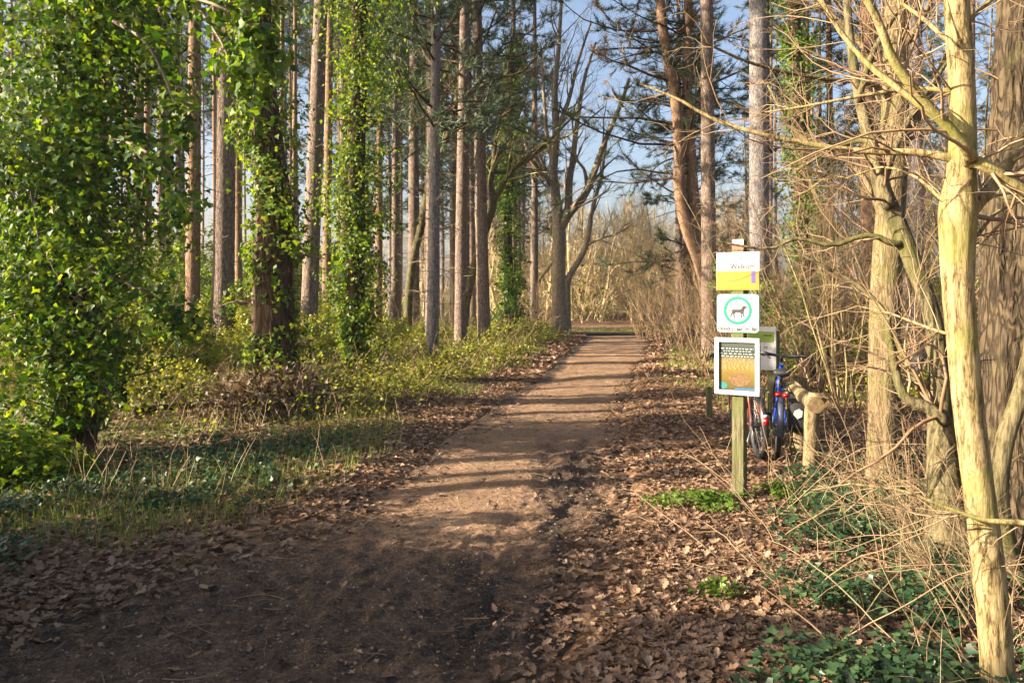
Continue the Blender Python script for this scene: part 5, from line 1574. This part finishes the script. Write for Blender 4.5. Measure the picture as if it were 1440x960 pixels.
# ------------------------------------------------------------------ bicycles
def bicycle(label, loc, heading, lean, frame_mat, ebike, bag):
    # local: +x forward, +y left, origin on the ground under the rear axle
    t = thing('bicycle', label, 'bicycle', loc)
    t.rotation_mode = 'QUATERNION'
    t.rotation_quaternion = (Matrix.Rotation(heading, 4, 'Z') @ Matrix.Rotation(lean, 4, 'X')).to_quaternion()
    R_ = .335; WB = 1.08

    def wheel(x):
        c = (x, 0, R_)
        mb = MB(); torus(mb, c, R_ - .024, .024, n=48, m=10); w_ = mb.build('wheel', M['black'], t)
        mb = MB(); torus(mb, c, R_ - .054, .010, n=48, m=6); mb.build('rim', M['black_gloss'], w_)
        mb = MB()
        for i in range(24):
            a = i * 2 * PI / 24; s = 1 if i % 2 else -1
            tubes(mb, np.array([[x + .02 * math.cos(a + s), .025 * s, R_ + .02 * math.sin(a + s)], [x + (R_ - .055) * math.cos(a), 0, R_ + (R_ - .055) * math.sin(a)]]), np.array([.0013, .0013]), 3)
        mb.build('spokes', M['steel'], w_)
        mb = MB(); tubes(mb, np.array([[x, -.055, R_], [x, -.03, R_], [x, .03, R_], [x, .055, R_]]), np.array([.012, .03, .03, .012]), 12, 0, True); mb.build('hub', M['black_gloss'], w_)

    wheel(0); wheel(WB)

    def tb(mb, pts, r, s=10):
        pts = np.array(pts, float); tubes(mb, pts, np.full(len(pts), r), s, 0, True)

    bb = (.47, 0, .29); st = (.31, 0, .70); hd = (.87, 0, .82); hb = (.90, 0, .72); ra = (0, 0, R_)
    mb = MB()
    tb(mb, [bb, st], .018); tb(mb, [st, (hd[0] - .005, 0, hd[2] - .03)], .017)
    if ebike:
        pa = np.array([bb, hb]); P_ = resample(np.array([bb, (.62, 0, .46), (.76, 0, .60), hb]), 12)
        tubes(mb, P_, np.concatenate([[.03], np.full(10, .042), [.03]]), 14, 0, True)
    else:
        tb(mb, [bb, hb], .019)
    for s in (1, -1):
        tb(mb, [(0, .06 * s, R_), (.42, .03 * s, .29)], .010); tb(mb, [(0, .06 * s, R_), (.31, .02 * s, .68)], .009)
    tb(mb, [hb, hd, (hd[0] - .015, 0, hd[2] + .05)], .022)
    mb.build('frame', frame_mat, t)
    mb = MB()
    for s in (1, -1):
        tb(mb, [(WB, .055 * s, R_), (.955, .055 * s, .62), (.92, .04 * s, .71)], .013)
    tb(mb, [(.92, -.05, .71), (.92, .05, .71)], .018); mb.build('fork', frame_mat if not ebike else M['black_gloss'], t)
    mb = MB()
    tb(mb, [(.855, 0, .90), (.84, 0, 0.930)], .016); tb(mb, [(.84, 0, 0.930), (.88, 0, 0.960)], .016)
    P_ = resample(np.array([(.70, .31, 0.970), (.80, .27, 0.985), (.87, .10, 0.970), (.88, 0, 0.960), (.87, -.10, 0.970), (.80, -.27, 0.985), (.70, -.31, 0.970)]), 30)
    tb(mb, P_, .018); h_ = mb.build('handlebar', M['black_gloss'], t)
    for s in (1, -1):
        mb = MB(); tb(mb, [(.70, .31 * s, 0.969), (.80, .27 * s, 0.985)], .018); mb.build('grip', M['black'], h_)
        mb = MB(); tb(mb, [(.83, .24 * s, 0.970), (.80, .30 * s, 0.940), (.74, .33 * s, 0.930)], .006); mb.build('brake_lever', M['black_gloss'], h_)
    mb = MB(); tb(mb, [(.31, 0, .69), (.285, 0, .82)], .014); mb.build('seat_post', M['black_gloss'], t)
    mb = MB()
    prof = [(.14, .075, .0), (.16, .085, .02), (.10, .10, .03), (.0, .06, .03), (-.10, .025, .025), (-.15, .018, .01)]
    ring = []
    for dx, hw, dz in [(-.13, .07, 0), (-.12, .085, .015), (-.06, .085, .022), (.02, .05, .018), (.10, .026, .014), (.155, .018, .0)]:
        ring.append([(.27 + dx, hw * math.cos(a),   .835 + dz + .028 * math.sin(a)) for a in np.linspace(0, 2 * PI, 13)[:-1]])
    v = np.array(ring).reshape(-1, 3); kk = np.arange(12); k2 = (kk + 1) % 12; i = np.arange(5)[:, None]
    mb.add(v, np.stack([i * 12 + kk, i * 12 + k2, (i + 1) * 12 + k2, (i + 1) * 12 + kk], -1).reshape(-1, 4))
    mb.f.append((np.arange(12)[None, ::-1], 0)); mb.f.append((60 + np.arange(12)[None], 0))
    mb.build('saddle', M['black'], t)
    for x, a0, a1 in ((0, .35, 3.3), (WB, .3, 2.7)):
        mb = MB(); n_ = 24
        A = np.linspace(a0, a1, n_ + 1); rows = []
        for an in A:
            for yy, dr in ((-.032, -.012), (-.02, .004), (0, .009), (.02, .004), (.032, -.012)):
                rr_ = R_ + .016 + dr; rows.append((x + rr_ * math.cos(an), yy, R_ + rr_ * math.sin(an)))
        q_ = np.array([[i * 5 + j, i * 5 + j + 1, (i + 1) * 5 + j + 1, (i + 1) * 5 + j] for i in range(n_) for j in range(4)])
        mb.add(rows, q_); mb.build('mudguard', M['guard'] if ebike else M['black_gloss'], t)
    mb = MB()
    for s in (1, -1):
        tb(mb, [(.24, .05 * s, .72), (-.28, .06 * s, .70)], .006); tb(mb, [(-.1, .06 * s, .70), (0, .065 * s, R_)], .005)
    for x in (-.28, -.12, .04):
        tb(mb, [(x, -.06, .70), (x, .06, .70)], .005)
    mb.build('luggage_rack', M['black_gloss'], t)
    mb = MB(); tb(mb, [bb, (bb[0], -.06, .29)], .015); torus(mb, (bb[0], -.055, .29), .09, .006, n=28, m=6)
    tb(mb, [(bb[0], -.075, .29), (bb[0] + .12, -.08, .19)], .010); tb(mb, [(bb[0], .075, .29), (bb[0] - .12, .08, .39)], .010)
    box(mb, (bb[0] + .08, -.17, .175), (bb[0] + .16, -.085, .20), 0, None, .004); box(mb, (bb[0] - .16, .085, .38), (bb[0] - .08, .17, .405), 0, None, .004)
    mb.build('crank', M['black_gloss'], t)
    mb = MB(); tb(mb, [(.05, .06, .28), (-.02, .17, .01)], .009); mb.build('kickstand', M['steel'], t)
    if ebike:
        for yy in (-.035, .035):
            mb = MB(); box(mb, (-.325, yy - .03, .66), (-.295, yy + .03, .70), 0, None, .008); mb.build('rear_light', M['redlight'], t)
    else:
        mb = MB(); box(mb, (-.385, -.025, .40), (-.355, .025, .47), 0, None, .008); lo = mb.build('rear_light', M['redlight'], t)
        mb = MB(); box(mb, (-.387, -.022, .472), (-.357, .022, .50), 0, None, .006); mb.build('reflector', M['reflector'], lo)
    if bag:
        pts = rrect(.32, .36, .06); mbb = MB()
        rows = []
        for yy, sc_ in ((-.075, 1.0), (-.09, 1.1), (-.19, 1.1), (-.26, 1.04), (-.285, .88), (-.29, .3)):
            for q0, q1 in pts:
                rows.append((-.06 + q0 * sc_, yy, .51 + q1 * sc_ * (1.0 if q1 < 0 else .92)))
        n_ = len(pts); kk = np.arange(n_); k2 = (kk + 1) % n_; i = np.arange(5)[:, None]
        mbb.add(rows, np.stack([i * n_ + kk, (i + 1) * n_ + kk, (i + 1) * n_ + k2, i * n_ + k2], -1).reshape(-1, 4))
        mbb.f.append((kk[None], 0)); mbb.f.append((5 * n_ + kk[None, ::-1], 0))
        bg = mbb.build('pannier_bag', M['bag'], t)
        mb = MB(); prism(mb, np.array([(-.20, .53), (-.15, .56), (-.12, .52), (-.14, .46), (-.18, .44), (-.20, .48)])[:, ::1], -.01, .0)
        # the reflector faces backwards on the bag
        mb2 = MB(); o6 = np.array([(-.20, .535), (-.165, .555), (-.125, .53), (-.115, .495), (-.155, .455), (-.195, .48)])
        from mathutils.geometry import tessellate_polygon
        vf = [(-.252, a, c) for a, c in o6]; vb_ = [(-.225, a, c) for a, c in o6]
        mb2.add(vf + vb_, np.array([[0, 1, 2, 3, 4, 5]])); mb2.add(vf + vb_, np.array([[i, (i + 1) % 6, (i + 1) % 6 + 6, i + 6] for i in range(6)]))
        mb2.build('bag_reflector', M['reflector'], bg, smooth_=False)
    return t


hx, hy = (1068 - 720) / F * 7.45 , 7.45
bicycle('red-framed bicycle standing on the left, half hidden by the poster board', (hx, hy, gz(hx, hy)), PI / 2 - .10, -.05, M['redframe'], False, False)
hx, hy = (1090 - 720) / F * 7.5 + .02, 7.5
bicycle('blue electric bicycle with a black pannier parked against the log rail', (hx, hy, gz(hx, hy)), PI / 2 - .33, .06, M['blue'], True, True)

# remove prototypes that were never placed
for o in list(scn.objects):
    if o.get('label') == 'x':
        for c in list(o.children):
            bpy.data.objects.remove(c)
        bpy.data.objects.remove(o)

# ------------------------------------------------------------------ thin winter haze
m, nt, out = new_mat('haze_air')
pv = nt.nodes.new('ShaderNodeVolumePrincipled'); pv.inputs['Color'].default_value = (.92, .95, 1, 1); pv.inputs['Density'].default_value = .0004; pv.inputs['Anisotropy'].default_value = .2
nt.links.new(pv.outputs[0], out.inputs['Volume'])
mb = MB(); box(mb, (-340, -60, -1.5), (340, 450, 34))
tag(mb.build('haze', m, smooth_=False), 'thin pale winter haze softening the far trees', 'haze', kind='stuff')

# ------------------------------------------------------------------ light, sky, camera
EL = math.radians(21.5)
sun_h = nrm(np.array([-1.0, -.22]))
to_sun = Vector((sun_h[0] * math.cos(EL), sun_h[1] * math.cos(EL), math.sin(EL)))
sl = bpy.data.lights.new('sun', 'SUN'); sl.energy = 5.0; sl.angle = math.radians(.53); sl.color = (1.0, .85, .64)
so = bpy.data.objects.new('sun', sl); COL.objects.link(so)
so.rotation_mode = 'QUATERNION'; so.rotation_quaternion = (-to_sun).to_track_quat('-Z', 'Y'); so.location = (-30, -6, 20)

w = bpy.data.worlds.new('World'); scn.world = w; w.use_nodes = True
nt = w.node_tree
bgn = nt.nodes['Background']
sky = nt.nodes.new('ShaderNodeTexSky'); sky.sky_type = 'NISHITA'; sky.sun_disc = False
sky.sun_elevation = EL; sky.sun_rotation = math.atan2(to_sun.x, to_sun.y)
sky.air_density = .85; sky.dust_density = 5.0; sky.ozone_density = 1.0
nt.links.new(sky.outputs[0], bgn.inputs[0]); bgn.inputs[1].default_value = .075

cam = bpy.data.cameras.new('camera'); co = bpy.data.objects.new('camera', cam); COL.objects.link(co)
co.location = (0, 0, EYE); co.rotation_euler = (PI / 2, 0, 0)
cam.sensor_width = 36; cam.lens = F / 1440 * 36; cam.shift_y = -(480 - HZ) / 1440
cam.clip_start = .05; cam.clip_end = 2000
scn.camera = co
vs = scn.view_settings
vs.view_transform = 'Standard'; vs.look = 'None'; vs.gamma = 1; vs.exposure = 2.15; vs.use_curve_mapping = False
scn.cycles.use_denoising = True; scn.cycles.volume_bounces = 0
scn.cycles.max_bounces = 6; scn.cycles.diffuse_bounces = 3; scn.cycles.glossy_bounces = 2; scn.cycles.transmission_bounces = 3
scn.cycles.caustics_reflective = False; scn.cycles.caustics_refractive = False
